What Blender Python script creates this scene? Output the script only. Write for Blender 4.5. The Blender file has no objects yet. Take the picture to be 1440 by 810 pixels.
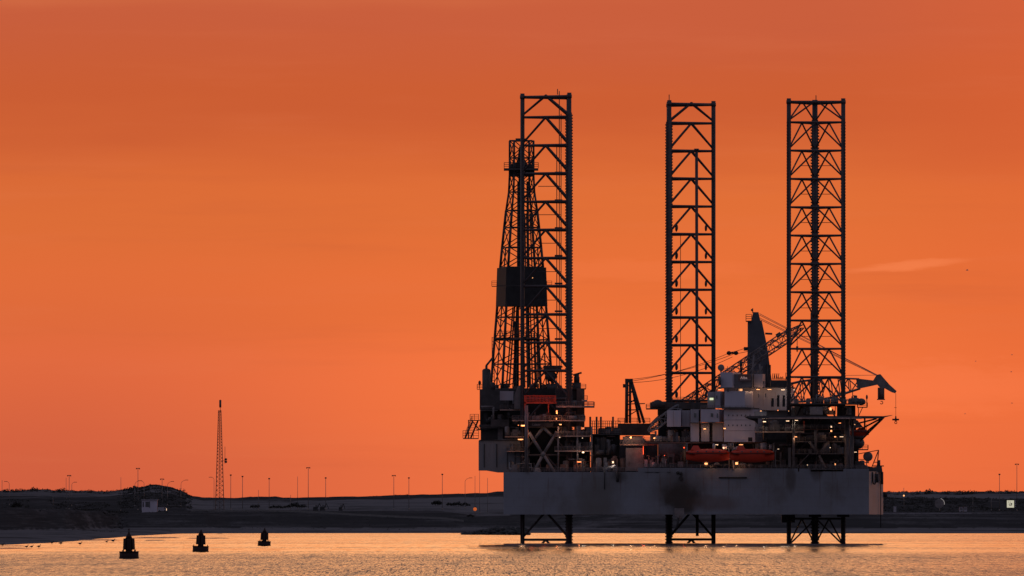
import bpy, math, random
from mathutils import Vector, Matrix
R = random.Random(7)
sc = bpy.context.scene
COL = sc.collection
F = 18000.0; HOR = 732.0; HC = 6.4; CD = 2700.0      # a long telephoto view from far across the water
def X_(px, Y): return (px-720)*(Y+CD)/F
def Z_(py, Y): return HC+(HOR-py)*(Y+CD)/F
def P(px, py, Y): return Vector((X_(px, Y), Y, Z_(py, Y)))
def S(y): return y*4-CD          # metres of depth on the far shore
def WY(py): return HC*F/(py-HOR)-CD   # distance of a point on the water

# ------------------------------------------------------------------ materials
def lin(c): return tuple(((v/255+0.055)/1.055)**2.4 if v > 10 else v/255/12.92 for v in c)
MATS = {}
def mat(name, col, rough=0.6, metal=0.0, var=0.35, scale=0.6, rust=None, rustamt=0.0, streak=False, bump=0.0, spec=0.4):
    m = bpy.data.materials.new(name); m.use_nodes = True
    nt = m.node_tree; N = nt.nodes; L = nt.links
    b = N['Principled BSDF']; b.inputs['Roughness'].default_value = rough; b.inputs['Metallic'].default_value = metal
    b.inputs['Specular IOR Level'].default_value = spec
    tc = N.new('ShaderNodeTexCoord'); mp = N.new('ShaderNodeMapping')
    L.new(tc.outputs['Object'], mp.inputs[0])
    if streak: mp.inputs['Scale'].default_value = (1, 1, 0.12)
    n = N.new('ShaderNodeTexNoise'); n.inputs['Scale'].default_value = scale; n.inputs['Detail'].default_value = 7; n.inputs['Roughness'].default_value = 0.65
    L.new(mp.outputs[0], n.inputs['Vector'])
    cr = N.new('ShaderNodeValToRGB'); cr.color_ramp.elements[0].position = 0.3; cr.color_ramp.elements[1].position = 0.7
    cr.color_ramp.elements[0].color = (*[c*(1-var) for c in col], 1); cr.color_ramp.elements[1].color = (*[min(1, c*(1+var*0.6)) for c in col], 1)
    L.new(n.outputs['Fac'], cr.inputs[0]); out = cr.outputs[0]
    if rust:
        n2 = N.new('ShaderNodeTexNoise'); n2.inputs['Scale'].default_value = scale*1.7; n2.inputs['Detail'].default_value = 9; n2.inputs['Roughness'].default_value = 0.75
        mp2 = N.new('ShaderNodeMapping'); mp2.inputs['Scale'].default_value = (1, 1, 0.35); mp2.inputs['Location'].default_value = (13, 5, 2)
        L.new(tc.outputs['Object'], mp2.inputs[0]); L.new(mp2.outputs[0], n2.inputs['Vector'])
        r2 = N.new('ShaderNodeMapRange'); r2.inputs[1].default_value = 0.68-rustamt*0.4; r2.inputs[2].default_value = 0.78-rustamt*0.3
        L.new(n2.outputs['Fac'], r2.inputs[0])
        mx = N.new('ShaderNodeMix'); mx.data_type = 'RGBA'; L.new(r2.outputs[0], mx.inputs['Factor']); L.new(out, mx.inputs[6]); mx.inputs[7].default_value = (*rust, 1)
        out = mx.outputs[2]
    L.new(out, b.inputs['Base Color'])
    if bump:
        bp = N.new('ShaderNodeBump'); bp.inputs['Strength'].default_value = bump; bp.inputs['Distance'].default_value = 0.2
        L.new(n.outputs['Fac'], bp.inputs['Height']); L.new(bp.outputs[0], b.inputs['Normal'])
    MATS[name] = m; return m
def emis(name, col, s):
    m = bpy.data.materials.new(name); m.use_nodes = True
    b = m.node_tree.nodes['Principled BSDF']; b.inputs['Base Color'].default_value = (col[0]*0.5, col[1]*0.5, col[2]*0.5, 1)
    b.inputs['Emission Color'].default_value = (*col, 1); b.inputs['Emission Strength'].default_value = s
    MATS[name] = m; return m
RUST = (0.09, 0.035, 0.018)
M_leg = mat('leg_paint', (0.055, 0.040, 0.046), 0.55, 0, 0.4, 0.4, RUST, 0.25)
M_dark = mat('dark_steel', (0.055, 0.046, 0.05), 0.6, 0, 0.5, 0.5, RUST, 0.25)
M_black = mat('black_steel', (0.025, 0.023, 0.026), 0.7, 0, 0.4, 0.5)
M_mid = mat('mid_grey_steel', (0.17, 0.145, 0.15), 0.6, 0, 0.45, 0.5, RUST, 0.3)
M_grey = mat('grey_paint', (0.2, 0.19, 0.205), 0.55, 0, 0.3, 0.4, RUST, 0.15, streak=True)
M_brown = mat('brown_primer', (0.15, 0.08, 0.065), 0.7, 0, 0.4, 0.5, RUST, 0.3)
M_edge = mat('lit_deck_edge', (0.42, 0.27, 0.23), 0.6, 0, 0.5, 0.4, RUST, 0.35)  # warm pale tone stands in for lamplight on the platform edges
M_white = mat('white_cabin_paint', (0.42, 0.385, 0.46), 0.45, 0, 0.14, 0.25, (0.3, 0.2, 0.15), 0.05, streak=True)
M_offw = mat('dull_cabin_paint', (0.30, 0.27, 0.31), 0.5, 0, 0.2, 0.3, (0.25, 0.15, 0.1), 0.12, streak=True)
M_orange = mat('lifeboat_orange', (0.60, 0.045, 0.02), 0.5, 0, 0.15, 0.6)
M_red = mat('red_rail_paint', (0.42, 0.05, 0.02), 0.5, 0, 0.3, 1.0)
M_glass = mat('dark_glass', (0.02, 0.022, 0.03), 0.1, 0, 0.1, 1.0, spec=0.8)
M_buoy = mat('buoy_paint', (0.028, 0.012, 0.012), 0.75, 0, 0.5, 2.0, spec=0.25)
M_pole = mat('galvanised_pole', (0.16, 0.15, 0.15), 0.5, 0.3, 0.2, 1.0)
M_rock = mat('basalt_rock', (0.05, 0.05, 0.052), 0.9, 0, 0.5, 0.8, bump=0.5, spec=0.2)
M_leaf = mat('scrub_leaf', (0.045, 0.043, 0.040), 1.0, 0, 0.6, 0.4, spec=0.0)
M_bark = mat('bark', (0.05, 0.04, 0.035), 0.9, 0, 0.4, 3.0, spec=0.1)
M_bird = mat('gull_feather', (0.6, 0.58, 0.56), 0.8, 0, 0.3, 8)
M_bird2 = mat('dark_feather', (0.06, 0.05, 0.05), 0.8, 0, 0.3, 8)
E_warm = emis('lamp_warm', (1.0, 0.43, 0.17), 1.5)
E_white = emis('lamp_white', (1.0, 0.66, 0.42), 1.35)
E_orange = emis('lamp_orange', (1.0, 0.28, 0.09), 2.2)
E_red = emis('lamp_red', (1.0, 0.10, 0.03), 1.6)
E_green = emis('lit_window', (0.85, 0.95, 0.60), 0.8)
E_sign = emis('lit_letters', (0.75, 0.50, 0.48), 0.35)

# ------------------------------------------------------------------ mesh builder
class MB:
    def __init__(s): s.v = []; s.f = []; s.sm = []
    def add(s, vs, fs, smooth=False):
        o = len(s.v); s.v += [Vector(v) for v in vs]; s.f += [tuple(i+o for i in f) for f in fs]; s.sm += [smooth]*len(fs); return s
    def hexa(s, b, t):   # bottom quad, top quad (ccw from above)
        return s.add(list(b)+list(t), [(3,2,1,0),(4,5,6,7),(0,1,5,4),(1,2,6,5),(2,3,7,6),(3,0,4,7)])
    def box(s, x0, x1, y0, y1, z0, z1):
        return s.hexa([(x0,y0,z0),(x1,y0,z0),(x1,y1,z0),(x0,y1,z0)], [(x0,y0,z1),(x1,y0,z1),(x1,y1,z1),(x0,y1,z1)])
    def pbox(s, px0, px1, py0, py1, Y, d, yaw=0.0):
        z1 = Z_(py0, Y); z0 = Z_(py1, Y); a = math.radians(yaw); dx, dy = math.cos(a), -math.sin(a)
        A = Vector((X_(px0, Y), Y, 0)); k = (px1-720)/F
        t = (k*(A.y+CD)-A.x)/(dx-k*dy); B = A+Vector((dx, dy, 0))*t; n = Vector((-dy, dx, 0))*d
        q = [A, B, B+n, A+n]
        return s.hexa([Vector((p.x,p.y,z0)) for p in q], [Vector((p.x,p.y,z1)) for p in q])
    def prism(s, pts, n):   # polygon pts extruded along vector n
        n = Vector(n); k = len(pts); a = [Vector(p) for p in pts]
        s.add(a+[p+n for p in a], [tuple(range(k)), tuple(range(2*k-1, k-1, -1))]+[(i, i+k, (i+1)%k+k, (i+1)%k) for i in range(k)]); return s
    def ppoly(s, pxy, Y, d): return s.prism([P(a, b, Y) for a, b in pxy], (0, d, 0))
    def cyl(s, p, q, r, n=8, r2=None, caps=True):
        p = Vector(p); q = Vector(q); d = q-p
        if d.length < 1e-6: return s
        d.normalize(); u = d.cross(Vector((0,0,1)) if abs(d.z) < 0.95 else Vector((1,0,0))).normalized(); w = d.cross(u)
        r2 = r if r2 is None else r2
        ring = [(u*math.cos(2*math.pi*i/n)+w*math.sin(2*math.pi*i/n)) for i in range(n)]
        vs = [p+c*r for c in ring]+[q+c*r2 for c in ring]
        s.add(vs, [(i, (i+1)%n, (i+1)%n+n, i+n) for i in range(n)], n > 5)
        if caps: s.f += [tuple(len(s.v)-2*n+i for i in range(n-1,-1,-1)), tuple(len(s.v)-n+i for i in range(n))]; s.sm += [False]*2
        return s
    def ball(s, c, rx, ry=None, rz=None, n=10, m=6):
        ry = ry or rx; rz = rz or rx; c = Vector(c); vs = []; fs = []
        for j in range(m+1):
            t = math.pi*j/m
            for i in range(n):
                a = 2*math.pi*i/n; vs.append(c+Vector((rx*math.sin(t)*math.cos(a), ry*math.sin(t)*math.sin(a), rz*math.cos(t))))
        for j in range(m):
            for i in range(n):
                fs.append((j*n+i, (j+1)*n+i, (j+1)*n+(i+1)%n, j*n+(i+1)%n))
        return s.add(vs, fs, True)
    def rail(s, p, q, h=1.15, r=0.06, step=1.6, rows=3):
        p = Vector(p); q = Vector(q); n = max(1, int((q-p).length/step))
        for i in range(n+1):
            a = p.lerp(q, i/n); s.cyl(a, a+Vector((0,0,h)), r, 4, caps=False)
        for k in range(rows):
            z = Vector((0,0,h*(k+1)/rows)); s.cyl(p+z, q+z, r*0.9, 4, caps=False)
        return s
    def build(s, name, m, parent=None, org=None, label=None):
        if org is None: org = Vector(parent['org']) if parent is not None else Vector((0,0,0))
        me = bpy.data.meshes.new(name); me.from_pydata([tuple(v-org) for v in s.v], [], s.f); me.update()
        for p, sm in zip(me.polygons, s.sm): p.use_smooth = sm
        me.materials.append(m if not isinstance(m, str) else MATS[m])
        o = bpy.data.objects.new(name, me); COL.objects.link(o); o['org'] = tuple(org)
        if parent is not None: o.parent = parent
        else: o.location = org
        if label: o['label'] = label
        return o
def tag(o, label=None, cat=None, group=None, kind=None):
    if label: o['label'] = label
    if cat: o['category'] = cat
    if group: o['group'] = group
    if kind: o['kind'] = kind
    return o
def thing(name, org, label, cat, group=None):
    o = bpy.data.objects.new(name, None); COL.objects.link(o); o.location = Vector(org); o['org'] = tuple(Vector(org)); o.empty_display_size = 1
    return tag(o, label, cat, group)
def part(name, parent, label=None):   # a part whose own mesh is built later is not allowed to be empty; helper for tiny anchors
    raise NotImplementedError

# ------------------------------------------------------------------ world
SUN_AZ = math.radians(48)    # to the right of the view direction, behind the rig
w = bpy.data.worlds.new("World"); sc.world = w; w.use_nodes = True
nt = w.node_tree; N = nt.nodes; L = nt.links; N.clear()
out = N.new('ShaderNodeOutputWorld'); bg = N.new('ShaderNodeBackground'); bg.inputs[1].default_value = 1.0
L.new(bg.outputs[0], out.inputs[0])
tc = N.new('ShaderNodeTexCoord'); sx = N.new('ShaderNodeSeparateXYZ'); L.new(tc.outputs['Generated'], sx.inputs[0])
PX = None
def mth(op, a, b=None, c=None):
    n = N.new('ShaderNodeMath'); n.operation = op
    for i, v in enumerate((a, b, c)):
        if v is None: continue
        if isinstance(v, (int, float)): n.inputs[i].default_value = v
        else: L.new(v, n.inputs[i])
    return n.outputs[0]
def mrange(v, a, b, c=0.0, d=1.0, smooth=True):
    n = N.new('ShaderNodeMapRange'); n.interpolation_type = 'SMOOTHSTEP' if smooth else 'LINEAR'
    L.new(v, n.inputs[0]); n.inputs[1].default_value = a; n.inputs[2].default_value = b; n.inputs[3].default_value = c; n.inputs[4].default_value = d
    return n.outputs[0]
def mixc(f, a, b, mode='MIX'):
    n = N.new('ShaderNodeMix'); n.data_type = 'RGBA'; n.blend_type = mode
    for i, v in ((0, f), (6, a), (7, b)):
        if isinstance(v, (int, float)): n.inputs[i].default_value = v
        elif isinstance(v, tuple): n.inputs[i].default_value = (*v, 1)
        else: L.new(v, n.inputs[i])
    return n.outputs[2]
def noise(scl, loc=(0,0,0), scale=1.0, detail=5, rough=0.55):
    mp = N.new('ShaderNodeMapping'); mp.inputs['Scale'].default_value = (scl[0]*4, scl[1], scl[2]*4); mp.inputs['Location'].default_value = loc
    L.new(tc.outputs['Generated'], mp.inputs[0])
    n = N.new('ShaderNodeTexNoise'); n.inputs['Scale'].default_value = scale; n.inputs['Detail'].default_value = detail; n.inputs['Roughness'].default_value = rough
    L.new(mp.outputs[0], n.inputs['Vector']); return n.outputs['Fac']
sX = mth('MULTIPLY', sx.outputs['X'], 4); sZ = mth('MULTIPLY', sx.outputs['Z'], 4)
big = noise((6, 1, 45), (1.3, 0, 0.4), 1.0, 3)
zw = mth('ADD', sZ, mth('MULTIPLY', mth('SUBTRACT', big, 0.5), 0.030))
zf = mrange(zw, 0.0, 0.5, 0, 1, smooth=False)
def ramp(stops):
    r = N.new('ShaderNodeValToRGB'); r.color_ramp.interpolation = 'EASE'
    e = r.color_ramp.elements
    while len(e) < len(stops): e.new(0.5)
    for el, (p, c) in zip(e, stops): el.position = p/0.5; el.color = (*c, 1)
    L.new(zf, r.inputs[0]); return r.outputs[0]
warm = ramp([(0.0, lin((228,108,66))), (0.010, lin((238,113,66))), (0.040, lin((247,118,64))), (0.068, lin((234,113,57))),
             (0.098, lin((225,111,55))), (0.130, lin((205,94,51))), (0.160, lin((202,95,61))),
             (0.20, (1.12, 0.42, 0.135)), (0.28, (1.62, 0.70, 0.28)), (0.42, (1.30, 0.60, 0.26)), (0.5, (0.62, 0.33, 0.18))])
# left of the view the afterglow is dimmer near the ground
low = mrange(sZ, 0.10, 0.005); left = mrange(sX, 0.02, -0.15)
warm = mixc(mth('MULTIPLY', mth('MULTIPLY', low, left), 0.85), warm, (0.62, 0.110, 0.052))
warm = mixc(mth('MULTIPLY', left, 0.10), warm, (0.45, 0.10, 0.04))
right = mrange(sX, 0.09, 0.17)
warm = mixc(mth('MULTIPLY', right, 0.35), warm, lin((226,100,54)))
# soft cloud streaks
st = noise((9, 3, 110), (0, 0, 3.1), 1.0, 6, 0.6)
warm = mixc(mth('MULTIPLY', mrange(st, 0.5, 0.72), 0.09), warm, (0.78, 0.20, 0.085))
st2 = noise((5, 3, 70), (4, 0, 7.7), 1.0, 5, 0.6)
warm = mixc(mth('MULTIPLY', mrange(st2, 0.52, 0.75), 0.20), warm, (0.50, 0.095, 0.038))
# small pale wisp high on the right
def wisp(px, py, wx, wz, amt, col, prev, tilt=0.0):
    cx = (px-720)/4500; cz = (HOR-py)/4500
    n1 = noise((70, 10, 420), (px, 0, 1.0), 1.0, 5, 0.6)
    dx = mth('DIVIDE', mth('SUBTRACT', sX, cx), wx)
    zc = mth('SUBTRACT', mth('SUBTRACT', sZ, cz), mth('MULTIPLY', mth('SUBTRACT', sX, cx), tilt))
    dz = mth('DIVIDE', mth('ADD', zc, mth('MULTIPLY', mth('SUBTRACT', n1, 0.5), wz*1.6)), wz)
    rr = mth('ADD', mth('MULTIPLY', dx, dx), mth('MULTIPLY', dz, dz))
    f = mth('MULTIPLY', mrange(rr, 1.0, 0.0), amt)
    f = mth('MULTIPLY', f, mrange(sx.outputs['Y'], 0.0, 0.2))
    return mixc(f, prev, col)
warm = wisp(1275, 374, 0.023, 0.0019, 0.6, lin((248,132,80)), warm, 0.10)
warm = wisp(1330, 545, 0.045, 0.010, 0.40, lin((250,124,74)), warm)
warm = wisp(900, 380, 0.05, 0.004, 0.25, lin((246,124,72)), warm)
cool = N.new('ShaderNodeValToRGB')
cool.color_ramp.elements[0].position = 0.0; cool.color_ramp.elements[0].color = (0.20, 0.185, 0.235, 1)
cool.color_ramp.elements[1].position = 1.0; cool.color_ramp.elements[1].color = (0.17, 0.18, 0.26, 1)
L.new(mrange(sx.outputs['Z'], 0, 1), cool.inputs[0])
side = mth('MULTIPLY', mrange(sx.outputs['Y'], 0.35, 0.97), mrange(sx.outputs['Z'], 0.60, 0.2))
glow = mixc(side, cool.outputs[0], warm)
sky = N.new('ShaderNodeTexSky'); sky.sky_type = 'NISHITA'; sky.sun_disc = False
sky.sun_elevation = math.radians(1.0); sky.sun_rotation = SUN_AZ; sky.dust_density = 3.0
nis = mixc(1.0, sky.outputs[0], (0.0, 0.0, 0.0)); 
sc_ = N.new('ShaderNodeVectorMath'); sc_.operation = 'SCALE'; L.new(sky.outputs[0], sc_.inputs[0])
L.new(mth('MULTIPLY', mrange(sx.outputs['Z'], 0.25, 0.6), 0.05), sc_.inputs[3])
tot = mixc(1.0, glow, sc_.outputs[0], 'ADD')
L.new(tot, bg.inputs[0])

sun = bpy.data.lights.new('sun', 'SUN'); sun.energy = 0.12; sun.angle = math.radians(4); sun.color = (1.0, 0.50, 0.30)
so = bpy.data.objects.new('sun', sun); COL.objects.link(so)
el = math.radians(1.5); d = Vector((math.sin(SUN_AZ)*math.cos(el), math.cos(SUN_AZ)*math.cos(el), math.sin(el)))
so.rotation_euler = d.to_track_quat('Z', 'Y').to_euler(); so.location = (600, 600, 300)

# ------------------------------------------------------------------ camera / render
cam = bpy.data.cameras.new('camera'); cam.lens = 450; cam.sensor_width = 36; cam.shift_y = 327/1440
cam.clip_start = 1; cam.clip_end = 300000
co = bpy.data.objects.new('camera', cam); COL.objects.link(co); co.location = (0, -CD, HC); co.rotation_euler = (math.radians(90), 0, 0)
sc.camera = co
sc.view_settings.view_transform = 'Standard'; sc.view_settings.look = 'None'; sc.view_settings.exposure = 0; sc.view_settings.gamma = 1
sc.view_settings.use_curve_mapping = False

# ------------------------------------------------------------------ water
m = bpy.data.materials.new('sea_water'); m.use_nodes = True; nt = m.node_tree; N = nt.nodes; L = nt.links
b = N['Principled BSDF']; b.inputs['Base Color'].default_value = (0.035, 0.028, 0.026, 1); b.inputs['Roughness'].default_value = 0.07; b.inputs['IOR'].default_value = 1.33
b.inputs['Specular IOR Level'].default_value = 0.8
tc = N.new('ShaderNodeTexCoord')
def wn(scl, scale, detail=3, rough=0.55, loc=(0,0,0)):
    mp = N.new('ShaderNodeMapping'); mp.inputs['Scale'].default_value = scl; mp.inputs['Location'].default_value = loc; L.new(tc.outputs['Object'], mp.inputs[0])
    n = N.new('ShaderNodeTexNoise'); n.inputs['Scale'].default_value = scale; n.inputs['Detail'].default_value = detail; n.inputs['Roughness'].default_value = rough
    L.new(mp.outputs[0], n.inputs['Vector']); return n.outputs['Fac']
def wcol(scl, detail, rough, loc=(0,0,0)):
    mp = N.new('ShaderNodeMapping'); mp.inputs['Scale'].default_value = scl; mp.inputs['Location'].default_value = loc; L.new(tc.outputs['Object'], mp.inputs[0])
    n = N.new('ShaderNodeTexNoise'); n.inputs['Scale'].default_value = 1.0; n.inputs['Detail'].default_value = detail; n.inputs['Roughness'].default_value = rough
    L.new(mp.outputs[0], n.inputs['Vector']); s_ = N.new('ShaderNodeSeparateColor'); L.new(n.outputs['Color'], s_.inputs[0]); return s_.outputs
sy = N.new('ShaderNodeSeparateXYZ'); L.new(tc.outputs['Object'], sy.inputs[0])
# wave slopes as seen at a grazing angle: wind ripples, longer waves, and long wind lanes that change their strength
rip = wcol((4.2, 0.042, 1), 3, 0.75); wav = wcol((0.22, 0.006, 1), 3, 0.5, (5,3,0)); lane = wn((0.0010, 0.0050, 1), 1.0, 4, 0.6, (2,7,0)); lane2 = wn((0.006, 0.014, 1), 1.0, 3, 0.6, (1,2,0))
calm = mrange(wn((0.0016, 0.011, 1), 1.0, 3, 0.55, (6,3,0)), 0.53, 0.64)
near = mrange(sy.outputs['Y'], WY(774), WY(786))
pr = mth('ADD', mth('MULTIPLY', mrange(lane, 0.47, 0.56), 0.5), mth('MULTIPLY', mrange(lane2, 0.5, 0.7), 0.25))
amt = mth('MINIMUM', mth('ADD', mth('ADD', mth('MULTIPLY', near, 1.0), mth('MULTIPLY', pr, 0.75)), 0.02), 1.5)
ny = mth('ADD', mth('MULTIPLY', mth('MAXIMUM', mth('SUBTRACT', rip[1], 0.53), 0.0), 1.7), mth('MULTIPLY', mth('ABSOLUTE', mth('SUBTRACT', rip[2], 0.5)), 0.35)); nyw = mth('ABSOLUTE', mth('SUBTRACT', wav[1], 0.5))
slope = mth('ADD', mth('MULTIPLY', ny, mth('MULTIPLY', amt, 1.5)), mth('ADD', mth('MULTIPLY', mth('MULTIPLY', nyw, 0.12), mth('SUBTRACT', 1.0, mth('MULTIPLY', calm, 0.6))), mth('SUBTRACT', 0.022, mth('MULTIPLY', calm, 0.012))))
sxx = mth('MULTIPLY', mth('SUBTRACT', rip[0], 0.5), mth('MULTIPLY', amt, 0.5))
cv = N.new('ShaderNodeCombineXYZ'); L.new(sxx, cv.inputs[0]); L.new(mth('MULTIPLY', slope, -1.0), cv.inputs[1]); cv.inputs[2].default_value = 1.0
nv = N.new('ShaderNodeVectorMath'); nv.operation = 'NORMALIZE'; L.new(cv.outputs[0], nv.inputs[0]); L.new(nv.outputs[0], b.inputs['Normal'])
b.inputs['Roughness'].default_value = 0.085
M_water = m
wm = MB(); wm.add([(-9000,-3200,0),(9000,-3200,0),(9000,9000,0),(-9000,9000,0)], [(0,1,2,3)])
tag(wm.build('water', M_water), 'calm tidal water catching the orange evening sky', kind='structure')

# ------------------------------------------------------------------ shore terrain
def interp(tab, x):
    if x <= tab[0][0]: return tab[0][1]
    for (a, va), (b_, vb) in zip(tab, tab[1:]):
        if x <= b_:
            t = (x-a)/(b_-a); t = t*t*(3-2*t)*0.5+t*0.5; return va+(vb-va)*t
    return tab[-1][1]
from mathutils import noise as mn
def fb(x, y, o=4, s=0.0): return mn.fractal(Vector((x, y, s)), 0.9, 2.0, o)
WL = [(-500,700),(-60,780),(0,835),(60,900),(100,980),(150,1150),(200,1370),(255,1560),(320,1600),(600,1625),(760,1640),(900,1600),(1240,1590),(1500,1600),(2000,1600)]
RIDGE = [(-500,690),(0,690),(60,688.5),(100,690),(150,691),(178,688),(197,684.5),(214,680.5),(240,684),(255,690),(270,697),(286,699.5),(320,700),(362,698.5),(385,698.5),(400,700),(460,699.5),(500,698),(540,697),(575,695.5),(640,694.5),(680,693.5),(700,691),(760,688),(1000,690),(1242,691.5),(1300,692),(1380,691.5),(1440,691.5),(2000,692)]
YR = 2000.0
def terr(px, Y):
    Y = (Y+CD)/4
    yw = interp(WL, px); X = (px-720)*Y/4500
    zr = HC+(HOR-interp(RIDGE, px))*YR/4500
    top = interp([(-500,13),(0,12),(130,11),(170,10.4),(260,11.2),(620,11.4),(680,9),(760,9),(1240,10.6),(2000,10.8)], px)
    yb = max(yw+60, 1640)
    if px < 170: yb = interp([(-500,1250),(0,1330),(90,1420),(170,1640)], px)
    n = fb(X*0.02, Y*0.012)*1.0
    if Y < yw: return -0.05-min(2.0, (yw-Y)*0.02)
    if Y < yb-30:
        t = (Y-yw)/max(1, (yb-30-yw)); return 0.02+t*2.2+0.25*n*min(1, t*3)
    if Y < yb+30:
        t = (Y-yb+30)/60; t = t*t*(3-2*t); return 2.2+(top-2.2)*t+0.3*n
    if Y < 1740:
        return top+0.3*n+ (1.2*abs(n) if px < 150 else 0)
    if Y < YR:
        t = (Y-1740)/(YR-1740); t2 = t**0.8
        return top+(zr-top)*t2+n*1.6*math.sin(math.pi*t)+fb(X*0.06, Y*0.05, 4, 3)*0.7*t
    t = min(1, (Y-YR)/250); return zr*(1-t)+4*t+n*(1-t)
pxs = [-500+i*4 for i in range(int(2600/4)+1)]
Ys = [690+i*9 for i in range(98)]+[1572+i*6 for i in range(75)]+[2024+i*25 for i in range(10)]+[2400,2800,3600,6000,12000,30000]
vs = []; fs = []; att = []
for yo in Ys:
    Y = S(yo)
    for px in pxs:
        z = terr(px, Y) if yo < 2300 else 4.0
        vs.append((X_(px, Y), Y, z))
        X = X_(px, Y); py = 0
        s = 0.0
        nn = fb(X*0.011, yo*0.02, 4, 9)
        if z < 2.6 and yo < 1700: s = 0.70+0.25*nn          # tidal beach
        elif yo > 1730:
            zone = 1 if 262 < px < 720 else (0.45 if px > 1240 else 0.25)
            t = (yo-1740)/(YR-1740)
            s = zone*max(0, 1-abs(t-0.36)*1.9)*1.2 + nn*0.5
            if zone == 1 and t > 0.75: s -= 0.5
            if zone < 1: s = (0.75 if 0.62 < t < 0.95 else -0.05) + nn*0.5
        else: s = 0.08+0.45*nn
        att.append(max(0, min(1, s)))
nx = len(pxs)
for j in range(len(Ys)-1):
    for i in range(nx-1): fs.append((j*nx+i, j*nx+i+1, (j+1)*nx+i+1, (j+1)*nx+i))
m = bpy.data.materials.new('shore_ground'); m.use_nodes = True; nt = m.node_tree; N = nt.nodes; L = nt.links
b = N['Principled BSDF']; b.inputs['Roughness'].default_value = 1.0; b.inputs['Specular IOR Level'].default_value = 0.0
tc = N.new('ShaderNodeTexCoord'); at = N.new('ShaderNodeAttribute'); at.attribute_name = 'sand'
n1 = wn((1, 0.12, 2), 0.12, 9, 0.75); n2 = wn((0.10, 0.05, 3), 0.25, 5, 0.6, (3, 3, 3))
f = mth('ADD', at.outputs['Fac'], mth('MULTIPLY', mth('SUBTRACT', n1, 0.5), 1.1)); f = mth('ADD', f, mth('MULTIPLY', mth('SUBTRACT', n2, 0.5), 1.1))
f = mrange(f, 0.0, 0.85)
gcol = mixc(f, (0.040, 0.039, 0.041), (0.125, 0.120, 0.128))
lay = wn((0.006, 0.004, 0.9), 1.0, 6, 0.7, (1,5,2)); gcol = mixc(mth('MULTIPLY', mrange(lay, 0.5, 0.62), 0.55), gcol, (0.026, 0.026, 0.027))
lay2 = wn((0.010, 0.006, 1.4), 1.0, 6, 0.7, (8,1,6)); gcol = mixc(mth('MULTIPLY', mrange(lay2, 0.54, 0.68), 0.45), gcol, (0.135, 0.128, 0.135))
L.new(gcol, b.inputs['Base Color'])
bp = N.new('ShaderNodeBump'); bp.inputs['Strength'].default_value = 0.5; bp.inputs['Distance'].default_value = 1.0
L.new(n1, bp.inputs['Height']); L.new(bp.outputs[0], b.inputs['Normal'])
me = bpy.data.meshes.new('ground'); me.from_pydata(vs, [], fs); me.update()
a = me.attributes.new('sand', 'FLOAT', 'POINT'); a.data.foreach_set('value', att)
for p in me.polygons: p.use_smooth = True
me.materials.append(m); g = bpy.data.objects.new('ground', me); COL.objects.link(g)
tag(g, 'dark dune shore with tidal beach, bank and grassy ridge', kind='structure')
# paved road on the bank top
rd = MB()
rpx = list(range(250, 1500, 10))
M_road = mat('asphalt', (0.075, 0.073, 0.075), 0.85, 0, 0.2, 0.5)
for a_, b_ in zip(rpx, rpx[1:]):
    q = []
    for px, Y in ((a_, S(1690)), (b_, S(1690)), (b_, S(1694)), (a_, S(1694))): q.append((X_(px, Y), Y, terr(px, Y)))
    zt = max(v[2] for v in q)+0.35
    rd.hexa([(v[0], v[1], zt-1.5) for v in q], [(v[0], v[1], zt) for v in q])
tag(rd.build('road', M_road), 'shore road running along the top of the dark bank', kind='structure')

# scrub along the ridge: many leaf clumps, uncountable
def clump(mb, c, r, n, flat=0.8, rr=R):
    for _ in range(n):
        d = Vector((rr.gauss(0,1), rr.gauss(0,1), rr.gauss(0,1))); d.normalize(); d *= rr.random()**0.4
        p = c+Vector((d.x*r, d.y*r, abs(d.z)*r*flat)); s = r*rr.uniform(0.12, 0.3)
        u = Vector((rr.gauss(0,1), rr.gauss(0,1), rr.gauss(0,1))).normalized(); w_ = u.cross(Vector((rr.gauss(0,1), rr.gauss(0,1), rr.gauss(0,1)))).normalized()
        mb.add([p+u*s, p+w_*s, p-u*s*0.8, p-w_*s*0.8], [(0,1,2,3)])
sb = MB()
for i in range(1500):
    px = R.choice([R.uniform(-60, 262), R.uniform(1236, 1500), R.uniform(262, 720), R.uniform(-60, 200), R.uniform(1236, 1500)])
    Y = S(R.uniform(1955, 2012)); r = R.uniform(0.5, 1.5)*(0.45 if 262 < px < 1230 else 1.0)*(0.5+1.0*abs(fb(px*0.05, 1.0)))*1.4
    clump(sb, Vector((X_(px, Y), Y, terr(px, Y)-0.3)), max(r, 0.3)*1.2, 16, 0.9)
tag(sb.build('ridge_scrub', M_leaf), 'low scrub growing along the dune ridge against the sky', kind='stuff')
sb = MB()
for i in range(5200):
    if i % 4 == 0: px = R.uniform(168, 268); Y = S(R.uniform(1765, 1990))
    elif R.random() < 0.45: px = R.uniform(-40, 180); Y = S(R.uniform(1600, 1830))
    else: px = R.uniform(1236, 1480); Y = S(R.uniform(1730, 1900))
    if i % 4 and fb(px*0.03, Y*0.001, 3, 5) < -0.35: continue
    clump(sb, Vector((X_(px, Y), Y, terr(px, Y)-0.4)), R.uniform(0.6, 1.7), 14, 0.8)
tag(sb.build('slope_scrub', M_leaf), 'dark bushes covering the slope behind the bank', kind='stuff')

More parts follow.
